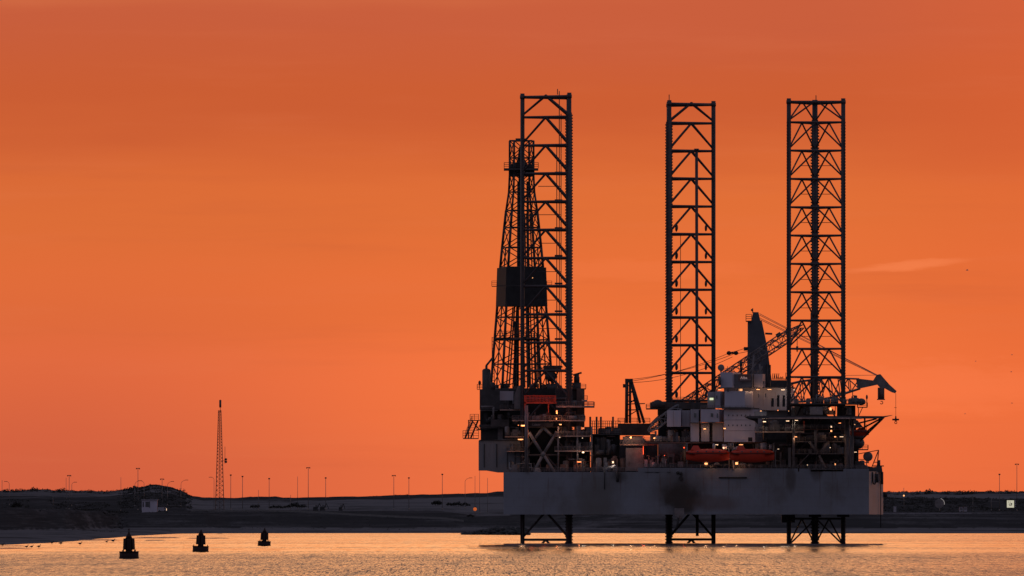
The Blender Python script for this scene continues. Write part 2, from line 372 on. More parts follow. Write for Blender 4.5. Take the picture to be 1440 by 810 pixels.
kb = MB()
for px in range(268, 652, 8):
    kb.hexa(*[[(X_(a_, S(1688))*1.0, S(1688)+d_, terr(a_, S(1690))+z_) for a_, d_ in ((px,0),(px+8.0,0),(px+8.0,1.2),(px,1.2))] for z_ in (-0.6, 0.62)])
tag(kb.build('road_kerb', M_pole), 'pale edge of the shore road above the dark bank', kind='structure')
gb = MB()
for i in range(1500):
    px = R.uniform(-40, 700) if R.random() < 0.7 else R.uniform(1236, 1480); Y = S(R.uniform(1625, 1692) if px > 170 else R.uniform(1380, 1600))
    clump(gb, Vector((X_(px, Y), Y, terr(px, Y)-0.2)), R.uniform(0.3, 1.0), 8, 0.6)
tag(gb.build('bank_grass', M_leaf), 'ragged tufts of grass on the dark bank above the beach', kind='stuff')
def shrub(px, Y, wpx, h, label, n=5):
    Y = S(Y)
    o = Vector((X_(px, Y), Y, terr(px, Y)-0.2)); t = thing('shrub', o, label, 'shrub', 'dark shrubs on the pale dune')
    cr = MB(); st = MB(); wd = wpx*(Y+CD)/F/2
    for k in range(n):
        x = (k/(n-1)-0.5)*2*wd*0.75 if n > 1 else 0
        hh = h*R.uniform(0.6, 1.0)*(1-0.4*abs(x/wd))
        c = o+Vector((x, R.uniform(-1,1), hh*0.35)); clump(cr, c, max(hh*0.62, wd/n*1.3), 70, 0.95)
        st.cyl(o+Vector((x*0.6, 0, 0)), c+Vector((0,0,hh*0.3)), 0.16, 5, 0.05)
    cr.build('crown', M_leaf, t); st.build('trunk', M_bark, t)
shrub(615, 1790, 9, 5.0, 'round dark shrub standing alone on the pale dune, left of the long bush', 3)
shrub(645, 1800, 36, 4.4, 'long dark bush patch on the dune just left of the orange ball sign', 7)
shrub(390, 1770, 26, 2.8, 'low dark bush on the dune straight above the farthest buoy', 6)
shrub(415, 1780, 34, 4.2, 'broad dark bush crest on the dune left of the two parked machines', 7)
shrub(359, 1765, 8, 4.5, 'spiky twin-stemmed shrub at the left foot of the dune bush', 2)
shrub(22, 1500, 14, 4.0, 'nearest dark shrub on the bank at the left picture edge', 4)
shrub(662, 1705, 10, 2.4, 'small dark shrub at the bank edge under the orange ball sign', 3)

# ------------------------------------------------------------------ lamp posts
def post(px, top, kind, label, Y=1750, arm=0, r=0.17):
    Y = S(Y); zg = terr(px, Y)-0.2; o = Vector((X_(px, Y), Y, zg)); zt = Z_(top, Y)
    t = thing('lamp_post' if kind != 'plain' else 'pole', o, label, 'lamp post' if kind != 'plain' else 'pole', 'posts and lamp masts along the shore road')
    k = MB(); k.cyl(o, o+Vector((0,0,1.2)), r*1.6, 8); hd = MB()
    if kind == 'arm':
        n = 7; h = abs(arm)*(Y+CD)/F; sg = 1 if arm > 0 else -1; base = Vector((o.x, o.y, zt-h*0.75)); k.cyl(o, base, r, 8, r*0.8)
        pr_ = base
        for i in range(1, n+1):
            a = math.pi/2*i/n; q = base+Vector((sg*h*(1-math.cos(a)), 0, h*0.75*math.sin(a))); k.cyl(pr_, q, r*0.75, 6); pr_ = q
        hd.box(pr_.x-0.9, pr_.x+0.9, Y-0.2, Y+0.2, pr_.z-0.15, pr_.z+0.12)
    else:
        k.cyl(o, Vector((o.x, o.y, zt)), r, 8, r*0.7)
        if kind == 'tee':
            hd.box(o.x-1.1, o.x+1.1, Y-0.3, Y+0.3, zt, zt+0.35); hd.box(o.x-1.1, o.x-0.6, Y-0.5, Y+0.4, zt-0.35, zt-0.003); hd.box(o.x+0.6, o.x+1.1, Y-0.5, Y+0.4, zt-0.35, zt-0.003)
        elif kind == 'knob': hd.box(o.x-0.5, o.x+0.5, Y-0.5, Y+0.4, zt, zt+0.7)
    k.build('pole', M_pole, t)
    if hd.v: hd.build('lamp_head', M_dark, t)
POSTS = [
 (3,675,'plain',0,'bare pole nearest the left edge of the picture'),
 (13,677,'arm',-5,'curved-arm street lamp beside the bare pole at the left edge'),
 (74.5,698,'plain',0,'short pale pole not reaching the skyline, between the left edge and the group of three'),
 (93,672,'plain',0,'bare pole, left one of the close group of three on the left shore'),
 (97.3,669,'tee',0,'T-headed mast in the middle of the close group of three on the left shore'),
 (101,678,'arm',5,'curved-arm street lamp at the right of the close group of three on the left shore'),
 (170,671,'plain',0,'bare pole just left of the tall T-headed mast by the mound'),
 (194,659,'tee',0,'tallest T-headed light mast of the left shore, left of the white hut'),
 (189.6,676,'arm',8,'curved-arm lamp with its arm crossing the tall T-headed mast'),
 (202.6,676,'arm',-6,'curved-arm lamp with its arm pointing left, right of the tall T-headed mast'),
 (228,674,'tee',0,'T-headed mast rising from the top of the mound behind the white hut'),
 (235.6,677,'arm',7,'curved-arm lamp on the right shoulder of the mound, next to the T-headed mast'),
 (254.5,675,'arm',8,'curved-arm lamp at the right foot of the mound'),
 (301,671,'arm',-5,'curved-arm lamp close against the left side of the lattice radio mast'),
 (324.5,669,'knob',0,'first knob-topped lamp post right of the lattice radio mast'),
 (341,671,'knob',0,'second knob-topped lamp post right of the lattice radio mast'),
 (363.5,689,'plain',0,'very short pole above the spiky twin-stemmed shrub'),
 (378.5,674,'knob',0,'knob-topped lamp post above the farthest buoy'),
 (408.7,696,'plain',0,'tiny stub of a pole just breaking the skyline right of the farthest buoy'),
 (418.5,670,'plain',0,'bare pole just left of the tall T-headed mast by the two machines'),
 (433.5,658,'tee',0,'tall T-headed mast standing left of the two parked machines'),
 (458,673,'knob',0,'knob-topped lamp post behind the two parked machines'),
 (553.8,669,'tee',0,'T-headed mast alone midway between the machines and the rig'),
 (575,673,'knob',0,'knob-topped post just right of the lone T-headed mast midway to the rig'),
 (622,668,'knob',0,'tall knob-topped post above the round lone shrub'),
 (654,672,'arm',8,'curved-arm street lamp nearest the rig'),
 (668,669,'plain',0,'pole rising behind the orange ball sign'),
 (674.5,662,'plain',0,'tall thin pole reaching up to the corner of the rig cantilever'),
 (685.6,672,'plain',0,'bare pole directly under the rig cantilever'),
 (1368,700,'plain',0,'short pale pole at the right end of the pale kerb, right of the twin cabins'),
 (1394,699,'plain',0,'short pale pole midway between the twin cabins and the lit sign'),
 (1405.5,668,'knob',0,'knob-topped post left of the lit white sign'),
 (1430,653,'tee',0,'tallest T-headed mast on the right shore, beside the lit white sign'),
]
for px, top, k, arm, lab in POSTS: post(px, top, k, lab, 1750 if k != 'arm' else 1780, arm, 0.13 if k in ('plain','arm') else 0.17)
# post with a lamp burning halfway
Y = S(1700); o = Vector((X_(1271,Y), Y, terr(1271,Y))); t = thing('lamp_post', o, 'pole with a small light burning halfway up, just right of the rig', 'lamp post', 'posts and lamp masts along the shore road')
MB().cyl(o, Vector((o.x,Y,Z_(686,Y))), 0.17, 8, 0.1).build('pole', M_pole, t); MB().ball(Vector((o.x,Y-0.3,Z_(697,Y))), 0.45).build('lamp', E_warm, t)

# ------------------------------------------------------------------ lattice radio mast
Y = S(1765); o = P(309, 718, Y); o.z = terr(309, Y)-0.3; t = thing('radio_mast', o, 'tall tapering lattice radio mast on the left shore', 'radio mast')
z0 = o.z; z1 = Z_(577, Y); fr = MB(); br = MB()
hw = lambda z: 2.35+(0.72-2.35)*(z-z0)/(z1-z0)
for a, b2 in ((-1,-1),(1,-1),(1,1),(-1,1)):
    fr.cyl(o+Vector((a*hw(z0), b2*hw(z0), 0)), Vector((o.x+a*hw(z1), o.y+b2*hw(z1), z1)), 0.17, 5)
z = z0; cs = [(-1,-1),(1,-1),(1,1),(-1,1)]; fl = 0
while z < z1-1:
    dz = max(1.5, hw(z)*1.25); zn = min(z+dz, z1)
    for i in range(4):
        a = cs[i]; c = cs[(i+1)%4]
        if fl: a, c = c, a
        br.cyl((o.x+a[0]*hw(z), o.y+a[1]*hw(z), z), (o.x+c[0]*hw(zn), o.y+c[1]*hw(zn), zn), 0.09, 4, caps=False)
        br.cyl((o.x+a[0]*hw(z), o.y+a[1]*hw(z), z), (o.x+c[0]*hw(z), o.y+c[1]*hw(z), z), 0.08, 4, caps=False)
    z = zn; fl ^= 1
fr.cyl((o.x,o.y,z0),(o.x,o.y,z1), 0.14, 5)
f_ = fr.build('mast_leg', M_dark, t); br.build('bracing', M_dark, t)
an = MB(); an.cyl((o.x+0.3,o.y,z1-1),(o.x+0.3,o.y,Z_(562,Y)), 0.16, 6); an.cyl((o.x+0.3,o.y,Z_(573,Y)),(o.x+0.3,o.y,Z_(562.5,Y)), 0.6, 8); an.build('antenna', M_dark, t)
dr = MB(); dr.cyl((o.x+2.9,o.y-0.5,Z_(628,Y)),(o.x+2.9,o.y-0.5,Z_(652,Y)), 0.12, 5)
for k in (646, 649.5): dr.cyl((o.x+3.1,o.y-1.2,Z_(k,Y)),(o.x+3.6,o.y-0.4,Z_(k,Y)), 0.65, 10)
dr.cyl((o.x+1,o.y,Z_(648,Y)),(o.x+3,o.y-0.5,Z_(648,Y)), 0.12, 5); dr.build('relay_antenna', M_dark, t)

# ------------------------------------------------------------------ small things on the shore
Y = S(1730)
o = P(210, 718, Y); o.z = terr(210, Y); t = thing('site_hut', o, 'white flat-roofed hut with dark openings in front of the mound', 'hut')
x0, x1 = X_(199.5,Y), X_(221,Y); zb = Z_(718,Y); zt = Z_(703.5,Y)
k = MB(); k.box(x0, x1, Y, Y+5, min(zb,o.z)-1.0, zt); k.build('wall', M_white, t); MB().box(x0-0.4, x1+0.5, Y-0.6, Y+5.4, zt+0.003, zt+0.4).build('roof', M_offw, t)
MB().box(X_(204.5,Y), X_(209.5,Y), Y-0.08, Y-0.003, Z_(713,Y), Z_(705.5,Y)).build('window', M_glass, t); MB().box(X_(200.5,Y), X_(202.5,Y), Y-0.08, Y-0.003, Z_(713,Y), Z_(706,Y)).build('window', M_glass, t)
MB().box(X_(209.9,Y), X_(211,Y), Y-0.08, Y-0.003, Z_(714,Y), Z_(705,Y)).build('door', M_black, t)
# small van beside the hut
def vehicle(px, Y, w_, h, label, m_, name='van', cat='van', lamp=False):
    Y = S(Y)
    o = Vector((X_(px,Y), Y, terr(px,Y)+0.3)); t = thing(name, o, label, cat)
    k = MB(); k.prism([(o.x-w_/2, Y, o.z+0.5),(o.x+w_/2, Y, o.z+0.5),(o.x+w_/2, Y, o.z+h*0.55),(o.x+w_/2*0.72, Y, o.z+h),(o.x-w_/2, Y, o.z+h)], (0,2.1,0)); k.build('body', m_, t)
    MB().prism([(o.x+w_*0.25, Y-0.03, o.z+h*0.58),(o.x+w_*0.44, Y-0.03, o.z+h*0.58),(o.x+w_*0.34, Y-0.03, o.z+h*0.92),(o.x+w_*0.25, Y-0.03, o.z+h*0.92)], (0,-0.03,0)).build('window', M_glass, t)
    for sx_ in (-0.3, 0.3): MB().cyl((o.x+sx_*w_, Y-0.1, o.z+0.4),(o.x+sx_*w_, Y+2.2, o.z+0.4), 0.42, 12).build('wheel', M_black, t)
    if lamp: MB().box(o.x+w_*0.5+0.003, o.x+w_*0.5+0.2, Y-0.15, Y+0.4, o.z+0.6, o.z+1.7).build('headlight', E_white, t)
vehicle(228, 1725, 4.6, 2.4, 'small pale van with a bright light parked right of the white hut', M_offw, lamp=True)
def digger(px, label, s=1.0):
    Y = S(1715); o = Vector((X_(px,Y), Y, terr(px,Y)+0.2)); t = thing('excavator', o, label, 'excavator', 'machines parked on the shore road')
    MB().box(o.x-1.5*s, o.x+1.5*s, Y-1.2, Y+1.2, o.z, o.z+0.8).build('track', M_black, t)
    k = MB(); k.box(o.x-1.4*s, o.x+1.1*s, Y-1.1, Y+1.1, o.z+0.85, o.z+2.0); k.build('body', M_black, t); MB().box(o.x-0.2, o.x+1.0*s, Y-1.0, Y+0.2, o.z+2.003, o.z+3.1).build('cab', M_glass, t)
    a = MB(); a.cyl((o.x+1.0*s,Y,o.z+1.6),(o.x+2.0*s,Y,o.z+3.9), 0.22, 5); a.cyl((o.x+2.0*s,Y,o.z+3.9),(o.x+3.2*s,Y,o.z+1.6), 0.18, 5); a.build('boom', M_black, t)
    MB().prism([(o.x+2.9*s,Y-0.5,o.z+1.7),(o.x+3.6*s,Y-0.5,o.z+1.4),(o.x+3.0*s,Y-0.5,o.z+0.8)], (0,1,0)).build('bucket', M_black, t)
digger(444, 'dark excavator, left one of the two parked machines on the shore'); digger(453.5, 'dark excavator, right one of the two parked machines on the shore')
digger(479, 'dark excavator parked alone right of the pair of machines', 0.7)
# orange ball sign
Y = S(1740); o = P(668, 720, Y); o.z = terr(668,Y); t = thing('beacon', o, 'orange ball on a post, standing on the shore by the rig', 'beacon')
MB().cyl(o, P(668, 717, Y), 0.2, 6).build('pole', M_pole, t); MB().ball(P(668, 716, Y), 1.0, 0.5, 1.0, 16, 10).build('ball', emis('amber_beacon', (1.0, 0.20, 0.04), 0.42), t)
MB().box(X_(665.5,Y), X_(670.5,Y), Y-0.1, Y+0.1, Z_(713.4,Y), Z_(712.6,Y)).build('bracket', M_dark, t)
# lit white sign
Y = S(1745); o = P(1421, 722, Y); o.z = terr(1421,Y); t = thing('sign', o, 'lit white square sign board on the right shore', 'sign')
k = MB()
for px in (1417.5, 1424.5): k.cyl((X_(px,Y),Y+0.3,o.z-0.5),(X_(px,Y),Y+0.3,Z_(705,Y)), 0.14, 6)
k.build('post', M_pole, t); bd = MB().pbox(1416, 1426, 703.6, 713.8, Y, 0.25).build('board', emis('sign_face', (0.80, 0.76, 0.56), 0.62), t)
k = MB(); 
for q in ((1418,705.5,1419.3,706.5),(1420.3,705.7,1421.6,706.4),(1418.5,708.3,1420.2,709.5),(1421,707.6,1423.4,709.8),(1419,710.6,1423,711.4)): k.pbox(q[0], q[2], q[1], q[3], Y-0.05, 0.04)
k.build('lettering', M_mid, bd)
k = MB()
for i in range(4): k.pbox(1427.2, 1428.6, 704+i*2.5, 705.3+i*2.5, Y, 0.2)
k.build('side_plate', M_white, t)
# round mirror / dish on right shore
Y = S(1740); o = P(1321, 720, Y); o.z = terr(1321,Y); t = thing('satellite_dish', o, 'dark round dish with a bright curved rim on the right shore', 'dish')
k = MB(); k.cyl(P(1321,721,Y)+Vector((0,0.5,0)), P(1321,714,Y)+Vector((0,0.5,0)), 0.3, 8); k.build('pole', M_pole, t)
k = MB(); k.cyl(P(1321,708,Y), P(1321,708,Y)+Vector((0,0.6,0)), 2.6, 24, 1.6); k.build('reflector', M_mid, t)
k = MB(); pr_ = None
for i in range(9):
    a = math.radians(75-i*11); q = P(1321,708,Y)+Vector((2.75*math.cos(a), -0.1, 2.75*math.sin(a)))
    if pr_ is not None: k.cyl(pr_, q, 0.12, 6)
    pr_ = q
k.build('rim', emis('rim_glint', (0.9, 0.8, 0.75), 0.35), t)  # emissive arc imitates a glint along the dish rim
for px, lab in ((1351.5,'pale little cabin, left one of the pair on the right shore'),(1357.5,'pale little cabin, right one of the pair on the right shore')):
    Y = S(1740); o = P(px, 720, Y); o.z = terr(px,Y); t = thing('cabin', o, lab, 'cabin', 'pair of cabins on the right shore')
    MB().pbox(px-2.4, px+2.4, 713, 722, Y, 2.5).build('wall', M_offw, t); MB().pbox(px-2.7, px+2.7, 712.4, 712.95, Y-0.3, 3.1).build('roof', M_mid, t)
    MB().pbox(px-1.3, px-0.2, 714.5, 717, Y-0.06, 0.05).build('window', M_glass, t); MB().pbox(px+0.4, px+1.5, 714.5, 717, Y-0.06, 0.05).build('window', M_glass, t)
Y = S(1690); t = thing('utility_cabinet', P(1258.5,721,Y), 'pale upright cabinet on the shore just right of the rig', 'cabinet')
MB().pbox(1256.7, 1260.4, 712, 722, Y, 1.5).build('body', M_offw, t); MB().pbox(1256.4, 1260.7, 711.4, 711.95, Y-0.1, 1.8).build('roof', M_mid, t)
kb = MB(); 
for px in range(1240, 1366, 6): kb.pbox(px, px+6.0, 721.2, 722.0, S(1668), 0.6)
tag(kb.build('kerb', M_offw), 'long pale kerb edging the bank right of the rig', kind='structure')

# rubble groyne by the rig and wooden posts, birds
gm = MB()
for i in range(420):
    px = R.uniform(652, 742); a = (px-652)/90; yo = R.uniform(1395, 1480)+ (1-a)*40; Y = S(yo)
    hgt = max(0.0, (3.2*min(1, a*2.2))*(1-abs(yo-1440)/70)); zz = R.uniform(-0.2, hgt)
    c = Vector((X_(px,Y),Y,zz)); s = R.uniform(0.5, 1.3); n0 = len(gm.v); gm.ball(c, s*1.5, s, s*0.7, 6, 4)
    for v in gm.v[n0:]: v += Vector((R.uniform(-1,1),R.uniform(-1,1),R.uniform(-1,1)))*s*0.22
tag(gm.build('rubble_groyne', M_rock), 'dark rubble groyne running out from the beach behind the rig', kind='stuff')
sbm = MB()
pts = []
def bar(px0, px1, py, wy, h):
    Y0 = WY(py); wy *= 4; n = 26
    ring = []
    for i in range(n):
        a = 2*math.pi*i/n; px = (px0+px1)/2+(px1-px0)/2*math.cos(a); Y = Y0+wy*math.sin(a)*(0.7+0.3*R.random()); ring.append(Vector((X_(px,Y0),Y,-0.15)))
    c = Vector((X_((px0+px1)/2,Y0),Y0,h)); inner = [c.lerp(v, 0.6)+Vector((0,0,h*0.2)) for v in ring]
    for v in inner: v.z = h*R.uniform(0.5, 1)
    sbm.add(ring+inner+[c], [(i,(i+1)%n,(i+1)%n+n,i+n) for i in range(n)]+[(i+n,(i+1)%n+n,2*n) for i in range(n)], True)
bar(-80, 61, 771.3, 6, 0.16); bar(-60, 52, 768, 8, 0.14); bar(92,175,759.5, 30,0.2); bar(180,260,756.5,40,0.25); bar(200,235,760,20,0.2); bar(255,330,757,28,0.2); bar(640,745,771.0,5,0.08)
tag(sbm.build('sandbar', mat('wet_sand', (0.07,0.06,0.06), 0.5, 0, 0.3, 0.3)), 'low wet sandbars just breaking the water near the left beach', kind='structure')

def wader(px, py, s, label):
    Y = WY(py); o = Vector((X_(px,Y),Y,0.0)); t = thing('bird', o, label, 'bird', 'birds standing in the shallows')
    k = MB(); k.ball(o+Vector((0,0,0.42*s)), 0.34*s, 0.16*s, 0.17*s, 10, 7); k.cyl(o+Vector((0.22*s,0,0.48*s)), o+Vector((0.33*s,0,0.72*s)), 0.075*s, 6, 0.055*s)
    k.ball(o+Vector((0.36*s,0,0.75*s)), 0.09*s); k.cyl(o+Vector((0.42*s,0,0.74*s)), o+Vector((0.6*s,0,0.69*s)), 0.03*s, 5, 0.005); k.cyl(o+Vector((-0.2*s,0,0.45*s)), o+Vector((-0.55*s,0,0.36*s)), 0.08*s, 5, 0.02)
    for a in (-0.05, 0.06): k.cyl(o+Vector((a*s,a*s,-0.1)), o+Vector((a*s,a*s,0.36*s)), 0.022*s, 4)
    k.build('body', M_bird2, t)
for px, py, s, lab in ((3.5,768.5,1.2,'dark bird standing farthest left in the shallows'),(37.5,771,1.0,'dark bird at the left end of the low sandbar row'),(44.5,771,1.0,'dark bird in the middle of the low sandbar row'),(54.5,771,1.1,'dark bird at the right end of the low sandbar row'),
     (73,765.5,1.2,'dark bird wading right of the sandbar row, nearest to it'),(85.5,766.5,1.3,'upright dark bird wading second from the sandbar row'),(112.5,767,1.2,'dark bird wading farthest out, left of the nearest buoy'),(150,763.5,1.0,'small dark bird left of the nearest buoy, left of a pair'),(159,763,1.3,'dark bird close to the left side of the nearest buoy')):
    wader(px, py, s, lab)
def gull(px, py, Y, s, lab):
    s *= 0.5; o = P(px, py, Y); k = MB(); k.ball(o, 0.55*s, 0.2*s, 0.2*s, 10, 6); k.ball(o+Vector((0.55*s,0,0.08*s)), 0.16*s)
    for sg in (-1, 1):
        a = o+Vector((0.15*s,sg*0.1*s,0.05*s)); b2 = o+Vector((0.3*s,sg*0.6*s,0.4*s)); c = o+Vector((-0.25*s,sg*1.3*s,0.35*s)); d2 = o+Vector((-0.25*s,sg*0.15*s,0.05*s))
        k.prism([a,b2,c,d2], (0,0,0.04*s))
    k.prism([o+Vector((-0.45*s,0.1*s,0)),o+Vector((-0.85*s,0.18*s,0)),o+Vector((-0.85*s,-0.18*s,0)),o+Vector((-0.45*s,-0.1*s,0))], (0,0,0.03))
    tag(k.build('gull', M_bird, org=o), lab, 'gull', 'gulls in the sky right of the rig')
for a in ((1360,380,500,1.0,'highest pale gull flying right of the third rig leg'),(1423,499,700,0.7,'tiny gull near the right picture edge, uppermost of three in a column'),(1372,508,800,0.6,'tiny gull left of the column of three near the right edge'),(1422,523,700,0.7,'tiny gull near the right picture edge, middle of three in a column'),
          (1423,567,700,0.7,'tiny gull near the right picture edge, lowest of three in a column'),(1357,582,800,0.6,'lowest tiny gull between the crane hook and the right edge')): gull(*a)

# ------------------------------------------------------------------ buoys
def buoy(px, py, label, spike):
    Y = WY(py); o = Vector((X_(px,Y),Y,0)); t = thing('navigation_buoy', o, label, 'buoy', 'navigation buoys in a row'); rx_, ry_ = next(BT); t.rotation_euler = (rx_, ry_, rx_*20)
    k = MB(); k.cyl(o+Vector((0,0,-0.6)), o+Vector((0,0,1.18)), 1.62, 28); k.cyl(o+Vector((0,0,0.05)), o+Vector((0,0,0.2)), 1.7, 28); k.cyl(o+Vector((0,0,1.05)), o+Vector((0,0,1.2)), 1.68, 28); k.build('float', M_buoy, t)
    for i in range(4):
        a = math.radians(20+90*i); q = o+Vector((1.42*math.cos(a),1.42*math.sin(a),1.2)); MB().cyl(q, q+Vector((0,0,0.28)), 0.09, 6).build('lifting_lug', M_buoy, t)
    k = MB(); k.cyl(o+Vector((0,0,1.18)), o+Vector((0,0,1.75)), 0.62, 14, 0.5); k.cyl(o+Vector((0,0,1.7)), o+Vector((0,0,3.6)), 0.5, 14); k.build('tower', M_buoy, t)
    k = MB()
    for i in range(6):
        a = math.radians(60*i+8); u = Vector((math.cos(a),math.sin(a),0)); v = Vector((-u.y,u.x,0)); c = o+u*0.55
        w_ = 0.36; k.hexa([c-v*w_+Vector((0,0,1.5)), c+u*0.42-v*w_+Vector((0,0,1.5)), c+u*0.42+v*w_+Vector((0,0,1.5)), c+v*w_+Vector((0,0,1.5))],
               [c-v*w_+Vector((0,0,3.38)), c+u*0.32-v*w_+Vector((0,0,3.38)), c+u*0.32+v*w_+Vector((0,0,3.38)), c+v*w_+Vector((0,0,3.38))])
    k.build('daymark_panel', M_buoy, t)
    k = MB(); k.cyl(o+Vector((0,0,3.39)), o+Vector((0,0,4.15)), 0.62, 14, 0.26); k.cyl(o+Vector((0,0,4.15)), o+Vector((0,0,4.35)), 0.2, 10, 0.14); k.ball(o+Vector((0,0,4.4)), 0.16); k.build('lantern', M_buoy, t)
    if spike:
        k = MB(); k.cyl(o+Vector((0,0,4.4)), o+Vector((0,0,5.0)), 0.035, 5)
        k.cyl(o+Vector((-0.2,0,4.72)), o+Vector((0.2,0,5.05)), 0.05, 4); k.cyl(o+Vector((0.2,0,4.72)), o+Vector((-0.2,0,5.05)), 0.05, 4); k.build('topmark', M_buoy, t)
BT = iter(((0.02,-0.015),(-0.01,0.025),(0.015,0.03)))
buoy(181.5, 785.5, 'nearest and largest dark navigation buoy, with a small cross topmark', True)
buoy(282, 776, 'middle one of the three dark navigation buoys', False)
buoy(371.5, 767.6, 'farthest and smallest of the three dark navigation buoys', False)

# ================================================================== THE RIG
RO = Vector((50, 920, 0))
rig = thing('drilling_rig', RO, 'huge three-legged jack-up drilling rig with a grey hull standing clear of the water', 'drilling rig')
def Yf(px): return (915-1.035-0.4313*(px-720)*CD/F)/(1+0.4313*(px-720)/F)
# hull
zb, zt = 8.1, 20.1
m = bpy.data.materials.new('hull_paint'); m.use_nodes = True; nt = m.node_tree; N = nt.nodes; L = nt.links
b = N['Principled BSDF']; b.inputs['Roughness'].default_value = 0.55; b.inputs['Specular IOR Level'].default_value = 0.3
tc = N.new('ShaderNodeTexCoord'); sx = N.new('ShaderNodeSeparateXYZ'); L.new(tc.outputs['Object'], sx.inputs[0])
c1 = wn((0.05,0.05,0.06), 1.0, 5, 0.6); c2 = wn((0.6,0.6,0.035), 1.0, 5, 0.65, (4,0,0)); c3 = wn((0.12,0.12,0.10), 1.0, 6, 0.65, (9,2,1))
col = mixc(mrange(c1, 0.35, 0.65), (0.155, 0.15, 0.168), (0.19, 0.196, 0.236))
col = mixc(mth('MULTIPLY', mrange(c2, 0.55, 0.8), 0.45), col, (0.12, 0.095, 0.085))
col = mixc(mth('MULTIPLY', mrange(c3, 0.55, 0.75), 0.5), col, (0.10, 0.085, 0.08))
def spot(px, py, rx, rz, amt, colr, prev):
    c = P(px, py, Yf(px))-RO; n1 = wn((0.35,0.35,0.25), 1.0, 5, 0.6, (px*0.1,0,0))
    dx = mth('DIVIDE', mth('SUBTRACT', sx.outputs['X'], c.x), rx); dz = mth('DIVIDE', mth('SUBTRACT', sx.outputs['Z'], c.z), rz)
    rr = mth('ADD', mth('ADD', mth('MULTIPLY', dx, dx), mth('MULTIPLY', dz, dz)), mth('MULTIPLY', mth('SUBTRACT', n1, 0.5), 1.3))
    return mixc(mth('MULTIPLY', mrange(rr, 1.2, 0.1), amt), prev, colr)
col = spot(957, 701, 6.2, 5.2, 0.97, (0.022, 0.016, 0.014), col); col = spot(957, 690, 9, 6, 0.5, (0.06, 0.04, 0.035), col)
col = spot(1000, 708, 9, 2.5, 0.45, (0.10, 0.05, 0.035), col); col = spot(840, 700, 8, 8, 0.5, (0.09, 0.075, 0.06), col)
col = spot(1112, 672, 1.6, 5, 0.65, (0.06, 0.045, 0.04), col); col = spot(1148, 664, 2, 3, 0.6, (0.07, 0.06, 0.055), col); col = spot(870, 668, 2.5, 2.5, 0.6, (0.05,0.05,0.05), col)
L.new(col, b.inputs['Base Color'])
sm1 = N.new('ShaderNodeTexBrick'); sm1.inputs['Scale'].default_value = 1.0; sm1.inputs['Brick Width'].default_value = 9.0; sm1.inputs['Row Height'].default_value = 2.6; sm1.inputs['Mortar Size'].default_value = 0.07; sm1.inputs['Mortar Smooth'].default_value = 0.3
cb_ = N.new('ShaderNodeCombineXYZ'); L.new(sx.outputs['X'], cb_.inputs[0]); L.new(sx.outputs['Z'], cb_.inputs[1]); L.new(cb_.outputs[0], sm1.inputs['Vector'])
col = mixc(mth('MULTIPLY', sm1.outputs['Fac'], 0.14), col, (0.07, 0.06, 0.06))
c4 = wn((0.9,0.9,0.05), 1.0, 4, 0.7, (7,0,0)); col = mixc(mth('MULTIPLY', mth('MULTIPLY', mrange(c4, 0.56, 0.68), mrange(sx.outputs['Z'], 9.0, 20.5)), 0.55), col, (0.10, 0.055, 0.04))
L.new(col, b.inputs['Base Color'])
# weld seams
wv = N.new('ShaderNodeTexWave'); wv.inputs['Scale'].default_value = 0.05; wv.inputs['Distortion'].default_value = 0.0; wv.bands_direction = 'X'; L.new(tc.outputs['Object'], wv.inputs[0])
bp = N.new('ShaderNodeBump'); bp.inputs['Strength'].default_value = 0.25; bp.inputs['Distance'].default_value = 0.1; L.new(c3, bp.inputs['Height']); L.new(bp.outputs[0], b.inputs['Normal'])
M_hull = m
hp = [(-2.4,915.0),(99.6,871.0),(P(1242,0,892).x,892.0),(P(1242,0,892).x-0.5,930),(80,985),(10,985),(-2.4,960)]
k = MB(); n = len(hp)
k.add([(x,y,zb) for x,y in hp]+[(x,y,zt) for x,y in hp], [tuple(range(n-1,-1,-1)), tuple(range(n,2*n))]+[(i,(i+1)%n,(i+1)%n+n,i+n) for i in range(n)])
hull = k.build('hull', M_hull, rig)
# bulwark along the right two thirds
def pf(px, z, d=0.0):
    Y = Yf(px)+d; return Vector((X_(px, Yf(px)), Y, z))
k = MB()
for a_, b_ in ((897,1040),(1040,1122),(1124,1140),(1186,1222)):
    A, B = pf(a_, 0), pf(b_, 0); za = 21.25-(a_-897)*0.0012; z2 = 21.25-(b_-897)*0.0012; o_ = Vector((0,-0.003,0)); t_ = Vector((0,0.5,0))
    k.hexa([A+o_+Vector((0,0,zt-0.4)),B+o_+Vector((0,0,zt-0.4)),B+t_+Vector((0,0,zt-0.4)),A+t_+Vector((0,0,zt-0.4))],[A+o_+Vector((0,0,za)),B+o_+Vector((0,0,z2)),B+t_+Vector((0,0,z2)),A+t_+Vector((0,0,za))])
k.build('bulwark', M_hull, hull)
k = MB(); k.rail(pf(712,zt,0.3), pf(895,zt,0.3)); k.rail(pf(898,21.2,0.3), pf(1220,20.9,0.3), h=0.9); k.build('railing', M_mid, hull)
